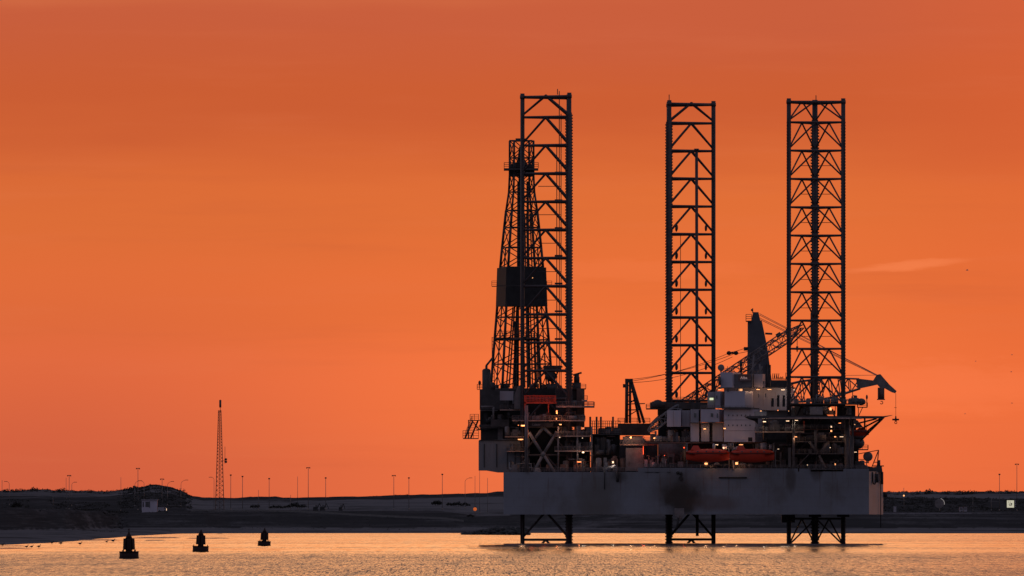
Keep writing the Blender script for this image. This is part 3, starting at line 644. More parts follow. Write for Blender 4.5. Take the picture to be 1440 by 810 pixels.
# fenders, discharge pipe, dump
k = MB()
for px in (1231, 1239): k.cyl(Vector((X_(px,889)+0.2, 880, 19.5)) if px < 1235 else P(1240,664,887), Vector((X_(px,889)+0.2, 880, 17.0)) if px < 1235 else P(1240,681,887), 0.45, 8)
for i in range(8):
    a = math.pi*i/8; a2 = math.pi*(i+1)/8
    f_ = lambda a: P(1229.5-2.2*math.cos(a), 675+6*math.sin(a), 875.5)
    k.cyl(f_(a), f_(a2), 0.22, 6)
k.cyl(P(1227.3,664,875.5), P(1227.3,675,875.5), 0.22, 6); k.cyl(P(1231.7,664,875.5), P(1231.7,675,875.5), 0.22, 6); k.cyl(P(1238.5,664,886), P(1238.5,742,886), 0.14, 6)
k.build('mooring_hose', M_black, hull)
MB().cyl(P(1244,692,893), P(1244,699,893), 0.8, 10).build('fender', M_black, hull)
MB().cyl(pf(957,18.2,-0.7), pf(957,18.2,0.3), 0.6, 10).build('discharge_pipe', M_black, hull)
k = MB(); k.ppoly([(948.5,714.5),(962,714.5),(962,725),(957,731),(952,730),(948.5,722)], Yf(955)-0.6, 0.58); k.build('discharge_chute', M_mid, hull)
k = MB(); k.cyl(P(954,728,892), P(952,744,892), 0.35, 6); k.build('hose', M_black, hull); k = MB(); k.cyl(P(958,664,Yf(958)-0.4), P(958,672,Yf(958)-0.4), 0.2, 6); k.ball(P(953,665,Yf(953)-0.5), 0.45); k.ball(P(957,666,Yf(957)-0.5), 0.4); k.build('hose', M_black, hull)
k = MB(); k.cyl(P(868.5,664,Yf(868)-0.8), P(868.5,678,Yf(868)-0.8), 0.45, 8, 0.35); k.cyl(P(850,662,Yf(850)-0.4), P(850,688,Yf(850)-0.4), 0.14, 6); k.build('anchor_stub', M_black, hull)
k = MB(); k.pbox(1008,1052,671.0,672.5,Yf(1030)-4.2,0.3); 
for px in (1020, 1040): k.cyl(P(px,672,Yf(px)-0.2), P(px,660,Yf(px)-0.2), 0.12, 5)
k.cyl(P(1011,671.6,Yf(1011)-0.35), P(1050,671.6,Yf(1050)-0.35), 0.25, 6); k2 = MB(); k2.cyl(P(1011,671.6,Yf(1011)-0.35), P(1050,671.6,Yf(1050)-0.35), 0.22, 6); k2.build('rubbing_bar', M_black, hull)

# legs ------------------------------------------------------------
def leg(chords, top, lvl2, rackdirs, label, cr=0.62, rr_=1.2, capz=0.6, bay=8.1, cr0=None, hr=0.34, dr_=0.31):
    cen = (chords[0]+chords[1]+chords[2])/3
    levels = [top]; z = lvl2
    while z > -7: levels.append(z); z -= bay
    sp = MB(); sp.cyl(cen+Vector((0,0,-14)), cen+Vector((0,0,-10)), 8, 16, 3)
    # leg root = the first chord mesh's parent: a guide collar ring at the well
    root = MB()
    for c in chords: root.cyl(c+Vector((0,0,top-0.9)), c+Vector((0,0,top+0.05)), cr*1.18, 12)
    for i in range(3): root.cyl(chords[i]+Vector((0,0,top-0.45)), chords[(i+1)%3]+Vector((0,0,top-0.45)), 0.42, 8)
    lg = root.build('leg', M_leg, rig, label=label)
    crb = cr
    for ci, (c, rd) in enumerate(zip(chords, rackdirs)):
        cr = cr0 if (cr0 and ci == 0) else crb
        k = MB(); k.cyl(c+Vector((0,0,-9)), c+Vector((0,0,top+capz)), cr, 14); co_ = k.build('chord', M_leg, lg)
        k = MB(); u = Vector((rd[0], rd[1], 0)).normalized(); v = Vector((-u.y,u.x,0))*0.16
        def bx(a, b_, z0_, z1_): k.hexa([c+u*a-v+Vector((0,0,z0_)), c+u*b_-v+Vector((0,0,z0_)), c+u*b_+v+Vector((0,0,z0_)), c+u*a+v+Vector((0,0,z0_))],[c+u*a-v+Vector((0,0,z1_)), c+u*b_-v+Vector((0,0,z1_)), c+u*b_+v+Vector((0,0,z1_)), c+u*a+v+Vector((0,0,z1_))])
        bx(-(cr+0.14), cr+0.14, -9, top-5)
        z = -6
        while z < top-6:
            q_ = cr+0.44; bx(cr+0.143, q_, z, z+0.42); bx(-q_, -(cr+0.143), z, z+0.42); z += 0.85
        k.build('rack', M_leg, co_)
    mid = [(chords[i]+chords[(i+1)%3])/2 for i in range(3)]
    for j, z in enumerate(levels):
        if j > 0:
            k = MB()
            for i in range(3): k.cyl(chords[i]+Vector((0,0,z)), chords[(i+1)%3]+Vector((0,0,z)), hr, 8, caps=False)
            for i in range(3): k.cyl(mid[i]+Vector((0,0,z)), mid[(i+1)%3]+Vector((0,0,z)), 0.11, 6, caps=False)
            k.build('horizontal_brace', M_leg, lg)
        zn = (levels[j+1] if j+1 < len(levels) else z-bay)
        k = MB()
        for i in range(3):
            for c in (chords[i], chords[(i+1)%3]):
                a = mid[i]+Vector((0,0,z)); e = c.lerp(mid[i], 0.03)+Vector((0,0,zn+0.75)); k.cyl(a, e, dr_, 8, caps=False)
        k.build('diagonal_brace', M_leg, lg)
    return lg
def V2(x, y): return Vector((x, y, 0))
# third leg (right): one chord towards the camera
Yc = 905; xc = X_(1147.5, Yc-4); s = 15.3
Cc = [V2(xc, Yc+8.9), V2(xc-s/2, Yc-4.4), V2(xc+s/2, Yc-4.4)]
legC = leg(Cc, Z_(142,905), Z_(172.5,905), [(1,0),(0.5,0.87),(0.5,-0.87)], 'right-hand leg, seen with a toothed chord in the middle', bay=7.965, cr0=0.78, hr=0.29, dr_=0.23)
# left leg: pair of chords at the right
Ya = 923; xr = X_(800.3,Ya); xl = X_(734.7,Ya); s = (xr-xl)/0.866
Ca = [V2(xl, Ya), V2(xr, Ya-s/2), V2(xr, Ya+s/2)]
Ca[1].x = X_(800.6, Ya-s/2); Ca[2].x = X_(799.6, Ya+s/2)
legA = leg(Ca, Z_(134.5,Ya), Z_(165,Ya), [(0,1),(0.87,0.5),(0.87,-0.5)], 'left-hand leg beside the derrick', bay=7.97)
Yb = 940; xl = X_(940.8,Yb); xr = X_(1003.3,Yb); s = (xr-xl)/0.866
Cb = [V2(xr, Yb), V2(xl, Yb-s/2), V2(xl, Yb+s/2)]
legB = leg(Cb, Z_(145,Yb), Z_(173.5,Yb), [(0,1),(0.87,0.5),(0.87,-0.5)], 'middle leg with a tall caisson pipe', bay=7.887)
# details on the legs
k = MB(); k.cyl(Vector((X_(980.5,Yb-9), Yb-9, 2)), Vector((X_(979.5,Yb-9), Yb-9, Z_(212,Yb-9))), 0.45, 10); k.cyl(Vector((X_(979.5,Yb-9), Yb-9, Z_(212,Yb-9))), Vector((X_(979.5,Yb-9), Yb-9, Z_(209,Yb-9))), 0.7, 8)
z = 30
while z < Z_(215,Yb): k.cyl((X_(980,Yb-9),Yb-9,z), (X_(980,Yb-9),Yb-1,z), 0.15, 5); z += 7.887
k.build('caisson_pipe', M_leg, legB)
MB().cyl(P(957,330,Yb-3), P(957,570,Yb-3), 0.09, 5).build('cable', M_leg, legB)
for (Lg, px, Yl, t0) in ((legB, 941, Yb, 133), (legC, 1147.5, 900, 134), (legA, 784, Ya, 125)):
    k = MB(); k.cyl(P(px, t0+8, Yl-1), P(px, t0, Yl-1), 0.13, 5); k.build('aerial', M_leg, Lg)
k = MB()
for px, t0 in ((786.5,128),(789,160),(783,204)):
    k.cyl(P(px, 560, Ya-2), P(px, t0, Ya-2), 0.13, 5)
for py in range(262, 520, 40): k.cyl(P(757,py,Ya-1), P(789,py,Ya-2), 0.10, 5)
for py in range(165, 540, 39): k.box(X_(780,Ya), X_(791,Ya), Ya-2.6, Ya-1.4, Z_(py+1.2,Ya), Z_(py-1.4,Ya))
k.build('riser_pipe', M_leg, legA)
for Lg, cs_, Yl in ((legB, Cb, Yb),):
    for q in range(7):
        zz = Z_(524.5,Yl)-7.9+q*7.9
        for i in range(3):
            a = cs_[i].lerp(cs_[(i+1)%3], 0.17); c2_ = cs_[i].lerp(cs_[(i+1)%3], 0.83)
            for e in (a, c2_): MB().ball(e+Vector((0,0,zz+1.7)), 0.36, 0.36, 0.95, 6, 5).build('anode', M_leg, Lg)
k = MB()
for py in range(233, 520, 40):
    k.cyl(P(1126,py,907), P(1172,py,907), 0.09, 5)
k.cyl(P(1141,440,903), P(1141,560,903), 0.3, 6); k.build('access_rung', M_leg, legC)
MB().pbox(1099.5,1118,724,735,905,4).build('leg_guide', M_leg, legC)
for cc in Cc:
    k = MB(); k.box(cc.x-1.7, cc.x+1.7, cc.y-1.7, cc.y+1.7, 7.4, 8.097); k.build('leg_guide', M_dark, legC)

# derrick ------------------------------------------------------------
Yd = 955; cx = X_(733.5, Yd); rot = math.radians(13)
def dc(i, hw): 
    a = rot+math.pi/4+i*math.pi/2; return Vector((cx+hw*1.414*math.cos(a), Yd+hw*1.414*math.sin(a), 0))
dl = [(547,7.35),(512,6.9),(478,6.45),(446,6.0),(414,5.6),(376,5.1),(348,4.65),(320,4.15),(296,3.7),(270,3.05),(245,2.85),(222,2.85),(198,2.85)]
lv = [(Z_(py,Yd), h_) for py, h_ in dl]
k = MB()
for i in range(4): k.cyl(dc(i,7.5)+Vector((0,0,lv[0][0]-0.3)), dc((i+1)%4,7.5)+Vector((0,0,lv[0][0]-0.3)), 0.5, 6)
der = k.build('derrick', M_dark, rig)
for i in range(4):
    k = MB()
    for (za, ha), (zb_, hb) in zip(lv, lv[1:]): k.cyl(dc(i,ha)+Vector((0,0,za)), dc(i,hb)+Vector((0,0,zb_)), 0.42 if za < Z_(300,Yd) else 0.33, 6)
    k.build('tower_leg', M_dark, der)
k = MB()
for (za, ha), (zb_, hb) in zip(lv, lv[1:]):
    for i in range(4):
        a, a2 = dc(i,ha), dc((i+1)%4,ha); b1, b2 = dc(i,hb), dc((i+1)%4,hb); A = Vector((0,0,za)); B = Vector((0,0,zb_))
        rr_ = 0.175
        k.cyl(a+A, a2+A, rr_, 5); k.cyl(a+A, b2+B, rr_*0.85, 5); k.cyl(a2+A, b1+B, rr_*0.85, 5)
        if za < Z_(350,Yd): k.cyl((a+a2)/2+A, (b1+b2)/2+B, 0.2, 5)
k.build('bracing', M_dark, der)
k = MB(); z0_, z1_ = Z_(431,Yd), Z_(376.5,Yd)
q0 = [dc(i,6.15) for i in range(4)]; q1 = [dc(i,5.85) for i in range(4)]
q0 = [q0[2],q0[3],q0[0],q0[1]]; q1 = [q1[2],q1[3],q1[0],q1[1]]
k.hexa([v+Vector((0,0,z0_)) for v in q0], [v+Vector((0,0,z1_)) for v in q1]); ww = k.build('wind_wall', M_black, der)
k = MB(); k.pbox(698.5,770,401.3,402.2,Yd-9.6,0.5); 
for a_, b_ in ((691.5,699),(769,776)):
    k.pbox(a_, b_, 402, 403, Yd-5, 2.5); k.rail(P(a_,402,Yd-5), P(b_,402,Yd-5), 1.4)
k.build('walkway', M_dark, der)
k = MB(); k.pbox(708.5,757,236.5,239,Yd-4.5,9); k.rail(P(709,236.5,Yd-4.5), P(757,236.5,Yd-4.5), 1.6, 0.08); k.build('crown_platform', M_dark, der)
k = MB(); k.ppoly([(716.5,248),(751.5,248),(751,231),(742,231),(737,222),(734,206),(730,206),(728,222),(726,229),(717,231)], Yd-2.2, 4.4); k.build('crown_block', M_black, der)
k = MB(); k.pbox(725,741,194.5,198,Yd-2.5,4.5); k.cyl(P(716,198,Yd-3),P(749,198,Yd-3), 0.3,6); k.build('crown_beam', M_dark, der)
k = MB(); k.ppoly([(729,245),(737,245),(737,372),(741,378),(726,378),(729,372)], Yd-1, 2); k.build('travelling_block', M_black, der)
k = MB()
k.cyl(P(743,545,Yd), P(742,255,Yd), 0.42, 6); k.cyl(P(728,545,Yd), P(729,255,Yd), 0.4, 6)
for px in (712,716,721,726,742,746,749,755,761): k.cyl(P(px, 545, Yd+R.uniform(-2,2)), P(733+(px-733)*0.55, 300 if px > 725 else 432, Yd), R.uniform(0.12,0.28), 5)
k.build('standpipe', M_dark, der)
k = MB(); k.pbox(695,757,474.5,476.5,Yd-7,13); k.rail(P(695,474.5,Yd-7), P(757,474.5,Yd-7), 1.8, 0.08); mk = k.build('monkey_board', M_brown, der)
k = MB()
for py in range(475, 548, 5): k.cyl(P(692,py,Yd-7), P(695,py,Yd-7), 0.07, 4)
k.cyl(P(692,474,Yd-7), P(692,548,Yd-7), 0.1, 5); k.cyl(P(695,474,Yd-7), P(695,548,Yd-7), 0.1, 5); k.build('ladder', M_dark, der)
k = MB()
for px in range(723, 728, 2): k.cyl(P(px,545,Yd), P(px+1,452,Yd), 0.22, 5)
for px in (738,743,746,753,757): k.cyl(P(px,545,Yd-1), P(px-2,468,Yd-1), 0.24, 5)
k.build('drill_pipe_stand', M_dark, der)
# red/orange truss pieces & top drive
k = MB(); k.pbox(764,789,514,522,Yd-10,5); k.ball(P(774,528,Yd-9), 1.5, 1.4, 1.8)
for a_ in ((766,521,772,540),(785,521,778,540),(766,530,784,530),(770,514,782,527)): k.cyl(P(a_[0],a_[1],Yd-9), P(a_[2],a_[3],Yd-9), 0.22, 5)
k.cyl(P(776,540,Yd-8), P(778,552,Yd-8), 1.6, 8); k.build('hose_reel', M_dark, rig)

# ------------------------------------------------------------------ generic platform / clutter helpers
def clutter(par, px0, px1, py0, py1, Y, n, dep=6, mats=(M_mid, M_dark, M_brown, M_grey)):
    for _ in range(n):
        px = R.uniform(px0, px1); m_ = R.choice(mats); kind = R.random(); d_ = Y+R.uniform(0, dep); h_ = R.uniform(0.3, 0.95)*(py1-py0)
        k = MB()
        if kind < 0.35:
            w_ = R.uniform(2, 9); w_ = min(w_, px1-px+0.5)
            k.pbox(px, px+max(1.5,w_), py1-h_, py1, d_, R.uniform(1, 3), R.choice([0,10,0])); k.build('equipment_cabinet', m_, par)
        elif kind < 0.5:
            r_ = R.uniform(0.35, 1.1); k.cyl(P(px,py1,d_), P(px,py1-h_,d_), r_, 12); k.ball(P(px,py1-h_,d_), r_, r_, r_*0.4, 12, 6); k.build('tank', m_, par)
        elif kind < 0.6:
            r_ = R.uniform(0.4, 0.9); z_ = py1-r_*5; k.cyl(P(px,z_,d_), P(min(px1,px+R.uniform(5,12)),z_,d_), r_, 12); k.build('tank', m_, par)
        else:
            r_ = R.uniform(0.07, 0.2)
            if R.random() < 0.6: k.cyl(P(px,py1,d_), P(px,py1-h_,d_), r_, 6); k.cyl(P(px,py1-h_,d_), P(px+R.uniform(-5,5),py1-h_,d_), r_, 6); k.ball(P(px,py1-h_,d_), r_*1.3)
            else: y_ = R.uniform(py0, py1); k.cyl(P(px,y_,d_), P(min(px1,px+R.uniform(5,20)),y_,d_), r_, 6)
            k.build('pipe', m_, par)
def platform(par, px0, px1, py, Y, dep, th=1.8, rail=True, m_=M_edge, rm=M_mid, yaw=0, name='deck_platform'):
    k = MB(); k.pbox(px0, px1, py, py+th, Y, dep, yaw); p_ = k.build(name, m_, par)
    if rail:
        k = MB(); a = P(px0,py,Y); b_ = P(px1,py,Y); k.rail(a, b_); k.rail(b_, b_+Vector((0,dep,0))); k.rail(a, a+Vector((0,dep,0))); k.build('railing', rm, par)
    return p_
LN = [0]
def lamp(par, px, py, Y, m_, w_=3.0, h_=1.0, light=None, name='flood_lamp'):
    p = P(px, py, Y); k = MB(); W = w_*0.082; H = h_*0.078
    k.box(p.x-W, p.x+W, Y-0.15, Y+0.15, p.z-H, p.z+H); o = k.build(name, m_, par)
    k = MB(); k.box(p.x-W-0.12, p.x+W+0.12, Y-0.1, Y+0.5, p.z+H+0.003, p.z+H+0.16); k.build('lamp_hood', M_dark, o)
    if light:
        l = bpy.data.lights.new('lamp_light', 'POINT'); l.energy = light[0]; l.color = light[1]; l.shadow_soft_size = 0.3
        lo = bpy.data.objects.new('lamp_light', l); COL.objects.link(lo); lo.parent = rig; lo.location = p+Vector((0,-0.7,-0.5))-RO
WARM = (1.0, 0.52, 0.26); WHT = (1.0, 0.82, 0.62); ORG = (1.0, 0.3, 0.1); REDL = (1.0, 0.12, 0.05)

# cantilever and drill floor ------------------------------------------------------------
k = MB(); k.ppoly([(673,619.5),(736,616),(745,616),(745,664.2),(700,664.2),(684,661.5),(673,661.5)], 925, 18); can = k.build('cantilever', mat('cantilever_paint',(0.17,0.165,0.185),0.55,0,0.3,0.3,(0.08,0.06,0.05),0.2,streak=True), rig)
k = MB()
for px in (680.5, 698): k.pbox(px, px+1.2, 624, 657, 924.7, 0.29)
for px in (713, 724, 735): k.pbox(px, px+0.8, 636, 660, 924.7, 0.29)
k.pbox(674,737,618.4,619.6,924.6,0.39); k.build('stiffener', M_black, can)
k = MB(); k.pbox(675,790,547.5,604,944,16); dfl = k.build('drill_floor', M_black, rig)
k = MB(); k.pbox(674.5,716,548,576,936,7.9); k.build('wind_wall', M_dark, dfl)
k = MB(); k.pbox(690,716,590,600,930,5); k.pbox(676,742,603,619,936,20); k.pbox(674,700,597,600,931,5); k.build('substructure', M_dark, dfl)
k = MB(); k.pbox(700,707,583,618,933,3); k.pbox(675,700,577,577.8,934,1.5); k.build('support_column', M_mid, dfl)
k = MB(); 
for a_ in ((676,572,694,572),(694,572,694,592),(676,601,712,601),(716,575,740,575)): k.cyl(P(a_[0],a_[1],932), P(a_[2],a_[3],932), 0.32, 6)
k.build('pipe', M_mid, dfl)
platform(dfl, 703, 737, 575.5, 926, 8); platform(dfl, 720, 790, 590.5, 916, 6, 1.6)
platform(dfl, 710, 737, 613.5, 922, 6, 1.4); platform(dfl, 713,738,634, 921, 4, 1.2)
ct = thing('shipping_container', P(712,563,925), 'light grey container on the drill floor under the derrick, left of the orange railing', 'container')
ct['org'] = tuple(P(712,563,925)); ct.location = P(712,563,925)
MB().pbox(703,722,550,563,925,2.6,8).build('body', M_offw, ct)
k = MB()
for i in range(9): k.pbox(704+i*2, 704.5+i*2, 551, 562.3, 924.85-0.0, 0.12, 8)
k.build('rib', M_offw, ct)
k = MB(); k.cyl(P(684,575,938), P(684,521,938), 1.2, 12); k.ball(P(684,521,938), 1.2, 1.2, 0.6); k.cyl(P(684,520,938), P(684,514,938), 0.35, 8); k.cyl(P(684,514,938), P(693,503,940), 0.3, 8); k.build('exhaust_stack', M_dark, dfl)
k = MB(); k.rail(P(671,547.5,938), P(690,547.5,938), 1.4, 0.08); k.cyl(P(674.5,547,938), P(674.5,537,938), 0.12, 5); k.ball(P(674.5,538.5,938), 0.4, 0.4, 0.7); k.pbox(671,690,547.3,548,937,3); k.build('railing', M_dark, dfl)
clutter(dfl, 676, 735, 577, 597, 933, 16, 3, (M_dark, M_black, M_mid)); clutter(dfl, 706, 735, 560, 575, 927, 14, 5); clutter(dfl, 690, 790, 538, 549, 946, 22, 10, (M_dark, M_brown, M_black))
clutter(dfl, 712, 737, 600, 613, 923, 10, 4, (M_dark, M_mid)); clutter(dfl, 712, 737, 622, 634, 922, 8, 3, (M_mid, M_dark)); clutter(dfl, 712, 740, 640, 663, 918, 14, 4, (M_mid, M_dark, M_grey))
# big sheave house right of container
k = MB(); k.ppoly([(723,556),(728,543),(736,540),(740,556),(740,575),(723,575)], 924, 4); k.build('winch_house', M_mid, dfl)
# stair tower at the far left
k = MB(); k.pbox(651,673,616,617.3,932,3); k.pbox(662,674,590.5,591.8,932,3)
k.cyl(P(665,592,932), P(654,616,932), 0.28, 6); k.cyl(P(672,592,933), P(662,616,933), 0.28, 6); k.cyl(P(659,591,932), P(659,616,932), 0.15, 5); k.cyl(P(664,592,934), P(674,604,934), 0.15, 5); k.pbox(658,675,590.5,591.5,932,2)
st_ = k.build('stair_tower', M_dark, rig)
k = MB(); k.rail(P(651,616,932), P(673,616,932), 2.1, 0.07, 1.2); k.rail(P(661,590.5,932), P(673,590.5,932), 1.6, 0.07, 1.0)
for i in range(10): k.pbox(655+i*1.05, 657.5+i*1.05+3, 614.6-i*2.3, 615.1-i*2.3, 932, 1.2)
k.rail(P(654,616,932), P(664,592,932), 1.5, 0.06); k.build('railing', M_brown, st_)
k = MB(); k.pbox(670,690,603.5,605,934,1.5); k.rail(P(670,603.5,934), P(690,603.5,934), 0.9); k.build('walkway', M_dark, st_)

# jacking house A ------------------------------------------------------------
k = MB(); k.pbox(781,822,546,600,926,16); jA = k.build('jacking_house', M_dark, rig, label='jacking frame round the left-hand leg')
k = MB(); k.pbox(743,830,604,664.2,934,14); k.pbox(738,784,568,600,931,12); k.build('inner_bulkhead', M_black, jA)
k = MB(); k.pbox(811,822,546,600,920,5.9); k.build('side_wall', M_brown, jA)
k = MB(); k.pbox(805,817,538,547,930,6); k.cyl(P(811,538,931), P(811,526,931), 0.7, 8); k.cyl(P(806,527.5,931), P(818,524,931), 0.3, 6); k.pbox(807,815,530,538,931,2); k.build('winch', M_dark, jA)
for q in ((782,835,570.5,914,8,2.4),(740,823,590.5,912,6,1.8),(780,833,612.5,911,8,1.6),(780,833,633.5,911,8,1.6),(818,826,562,916,8,2.0)):
    platform(jA, q[0], q[1], q[2], q[3], q[4], q[5])
platform(jA, 820, 836, 571, 915, 6, 2.2, m_=M_dark)
platform(jA, 805, 824, 546, 922, 10, 1.2, m_=M_dark)
# orange guard rail landing lit by red lamps
k = MB(); k.pbox(737,783,565.5,567.5,913,4); k.pbox(737,739.5,556,577,913,0.5); k.pbox(770.5,772,567,580,913,0.4); k.pbox(779.5,782,556,566,912.9,0.4)
for i in range(20): k.pbox(740+i*2, 740.8+i*2, 556.2, 565.5, 913.05, 0.25)
k.pbox(739.6,779.4,556,557,912.9,0.1); k.build('guard_rail', M_red, jA, label='bright orange-red guard rail')
for px, py in ((748,560),(765,561)): 
    l = bpy.data.lights.new('lamp_light','POINT'); l.energy = 130; l.color = REDL; l.shadow_soft_size = 0.3
    lo = bpy.data.objects.new('lamp_light', l); COL.objects.link(lo); lo.parent = rig; lo.location = P(px,py-2,908)-RO
for q in ((786,822,577,590,913,16),(742,784,578,590,913,10),(785,832,598,612,912,18),(786,832,619,633,912,18),(784,835,640,663,912,34),(745,784,650,663,914,10),(784,810,555,570,915,12)):
    clutter(jA, q[0], q[1], q[2], q[3], q[4], q[5], 7, (M_mid, M_dark, M_brown, M_grey, M_dark))
k = MB()
for px in (739, 741.5, 785, 812, 832): k.cyl(P(px,664,911.5), P(px,600 if px > 745 else 570,911.5), 0.28, 6)
k.build('support_column', M_mid, jA)
# leg braces seen through the frame, their lit look put into lighter grey
k = MB(); 
for a_ in ((744,608,762,637),(783,607,766,636),(765,640,780,664),(762,642,752,662),(764,601,753,616),(764,601,776,613)): k.cyl(P(a_[0],a_[1],913.6), P(a_[2],a_[3],913.6), 0.42, 8)
k.ball(P(764,638.5,913.6), 0.75); k.ball(P(756,663,913.6), 1.1); k.build('brace_frame', mat('lit_brace_grey',(0.2,0.18,0.185),0.6,0,0.3,0.5,RUST,0.2), jA)
def sign(par, text, px, py, hpx, Y, m_, name='sign_board', bw=None):
    cu = bpy.data.curves.new('t', 'FONT'); cu.body = text; cu.size = 1.0; cu.extrude = 0.02
    to = bpy.data.objects.new('t', cu); COL.objects.link(to); bpy.context.view_layer.update()
    me = bpy.data.meshes.new_from_object(to.evaluated_get(bpy.context.evaluated_depsgraph_get())); bpy.data.objects.remove(to)
    s = hpx*(Y+CD)/F/0.72; p = P(px, py+hpx, Y)
    k = MB(); k.add([(p.x+v.co.x*s*1.1, p.y-v.co.z, p.z+v.co.y*s) for v in me.vertices], [tuple(f.vertices) for f in me.polygons]); return k.build('lettering', m_, par)
bd = MB().pbox(746,778,594,600,912.5,0.2).build('sign_board', M_black, jA); sign(bd, 'Labor', 748.5, 595.5, 3.2, 912.3, M_grey)

# mid deck machinery (between left leg and crane)
k = MB(); k.pbox(833,872,612,664.5,925,16); k.pbox(871,908,618,664.5,921,10); k.pbox(908,925,620,656,918,6); md = k.build('machinery_house', M_dark, rig)
k = MB(); k.pbox(880,905,630,662,907,5,8); k.pbox(876,906,614,626,908,8); k.build('side_wall', M_mid, md)
platform(md, 833, 873, 610, 918, 14, 1.6, m_=M_dark); platform(md, 872, 925, 625, 907, 5, 1.2)
clutter(md, 835, 872, 612, 640, 912, 22, 8, (M_mid, M_dark, M_brown, M_black)); clutter(md, 834, 880, 640, 664, 907, 34, 6, (M_mid, M_dark, M_grey, M_brown)); clutter(md, 834, 872, 600, 611, 919, 12, 8, (M_dark, M_brown, M_black))
clutter(md, 905, 926, 640, 657, 905, 14, 5, (M_grey, M_mid, M_offw))
k = MB()
for px in range(830, 873, 3): k.cyl(P(px,610,931), P(px,592,931), 0.09, 4)
for py in (592,596,600,604): k.cyl(P(829,py,931), P(872,py,931), 0.07, 4)
for px in (830,839,845,862): k.cyl(P(px,612,930), P(px,586,930), 0.32, 6)
k.build('pipe_rack', M_brown, md)
k = MB(); k.pbox(855,868,655,663,904,2); k.cyl(P(853,661,903), P(866,655,903), 0.5, 8); k.pbox(848,862,657,664,904,2); k.build('winch', M_grey, md)

# crane 1 ------------------------------------------------------------
Yk = 962
k = MB(); k.pbox(869.5,914.5,595.5,612,Yk-5,9); c1_ = k.build('crane', M_brown, rig, label='left deck crane with a lattice boom slanting up to the right')
MB().cyl(P(892,613,Yk), Vector((X_(892,Yk),Yk,zt)), 2.6, 16).build('pedestal', M_mid, c1_)
k = MB()
for dy in (-3, 1.5):
    k.cyl(P(881,595,Yk+dy), P(881.5,533,Yk+dy), 0.48, 8); k.cyl(P(886,595,Yk+dy), P(886,533,Yk+dy), 0.36, 8); k.cyl(P(906 if dy < 0 else 900,595,Yk+dy), P(887,533,Yk+dy), 0.4, 8)
for t_ in (0.3, 0.5, 0.7, 0.85): k.cyl(P(881,595-62*t_,Yk-3), P(905-18*t_,595-62*t_,Yk-3), 0.17, 5)
for t_ in (0.15, 0.4, 0.6): k.cyl(P(882,595-62*t_,Yk-3), P(905-18*(t_+0.17),595-62*(t_+0.17),Yk-3), 0.15, 5)
k.pbox(879,884.5,532.5,538,Yk-3.6,1.2); k.pbox(885,890,532.5,538,Yk-3.6,1.2); k.pbox(876,881,540,545,Yk-3,2); k.cyl(P(886,568,Yk-3), P(907,567.5,Yk-3), 0.15, 5); k.build('mast', M_dark, c1_)
k = MB(); k.rail(P(869,595.5,Yk-5), P(914,595.5,Yk-5), 1.5, 0.08); k.build('railing', M_brown, c1_)
def lattice(A, B, w0, w1, m_, par, name='boom', bay=2.6, r=0.17, tail=0.12, head=0.1, wv=None):
    A = Vector(A); B = Vector(B); d = (B-A); Ln = d.length; d.normalize(); s_ = d.cross(Vector((0,0,1))).normalized(); u = s_.cross(d)
    n = int(Ln/bay); k = MB()
    def wd(t):
        if t < tail: return w0*0.25+(w0*0.75)*t/tail
        if t > 1-head: return w1+(w0-w1)*(1-t)/head
        return w0
    def cor(t, i): return A.lerp(B, t)+s_*((-1,1,1,-1)[i])*wd(t)/2*(wv or 1)+u*((-1,-1,1,1)[i])*wd(t)/2
    for j in range(n):
        t0, t1 = j/n, (j+1)/n
        for i in range(4):
            k.cyl(cor(t0,i), cor(t1,i), r, 5, caps=False); i2 = (i+1)%4
            if j % 2: k.cyl(cor(t0,i), cor(t1,i2), r*0.6, 4, caps=False)
            else: k.cyl(cor(t0,i2), cor(t1,i), r*0.6, 4, caps=False)
            k.cyl(cor(t0,i), cor(t0,i2), r*0.55, 4, caps=False)
    return k.build(name, m_, par)
A = P(908,606,Yk-3); B = P(1128,459,925)
lattice(A, B, 2.6, 1.0, M_mid, c1_, r=0.19)
def sag(k, A, B, s, r=0.07, n=10):
    A = Vector(A); B = Vector(B); p_ = A
    for i in range(1, n+1):
        t = i/n; q = A.lerp(B, t)-Vector((0,0,4*s*t*(1-t))); k.cyl(p_, q, r, 4, caps=False); p_ = q
k = MB(); T = P(1030,496.5,940); T2 = P(1052,488,937)
for a_, o_ in ((533.5,-0.4),(536,0.4)): sag(k, P(888,a_,Yk-3), T+Vector((0,0,o_)), 1.0)
sag(k, P(888,538,Yk-3), T+Vector((0,0,-1.1)), 1.6); sag(k, T+Vector((0,0,0.3)), T2, 0.1); sag(k, T+Vector((0,0,-0.3)), T2-Vector((0,0,1.2)), 0.1)
k.build('stay_cable', M_dark, c1_)
k = MB(); k.ball(T+Vector((-1,-0.3,0)), 0.7, 0.5, 0.6); k.ball(T+Vector((1,-0.3,0)), 0.7, 0.5, 0.6); k.cyl(T+Vector((-1,0,0)), T+Vector((1,0,0)), 0.3, 6); k.build('sheave', M_black, c1_); k = MB(); k.pbox(1046,1052,488,493,940,1.2); k.build('sheave', M_black, c1_)
k = MB(); k.pbox(1105,1112,462,468,927,1.2); k.cyl(P(1092,473,930), P(1098,469,930), 0.6, 8); k.cyl(P(1121,464,925), P(1121,492,925), 0.09, 4); k.cyl(P(1121,487,925), P(1121,495,925), 0.35, 8, 0.15); k.build('hook_block', M_black, c1_)

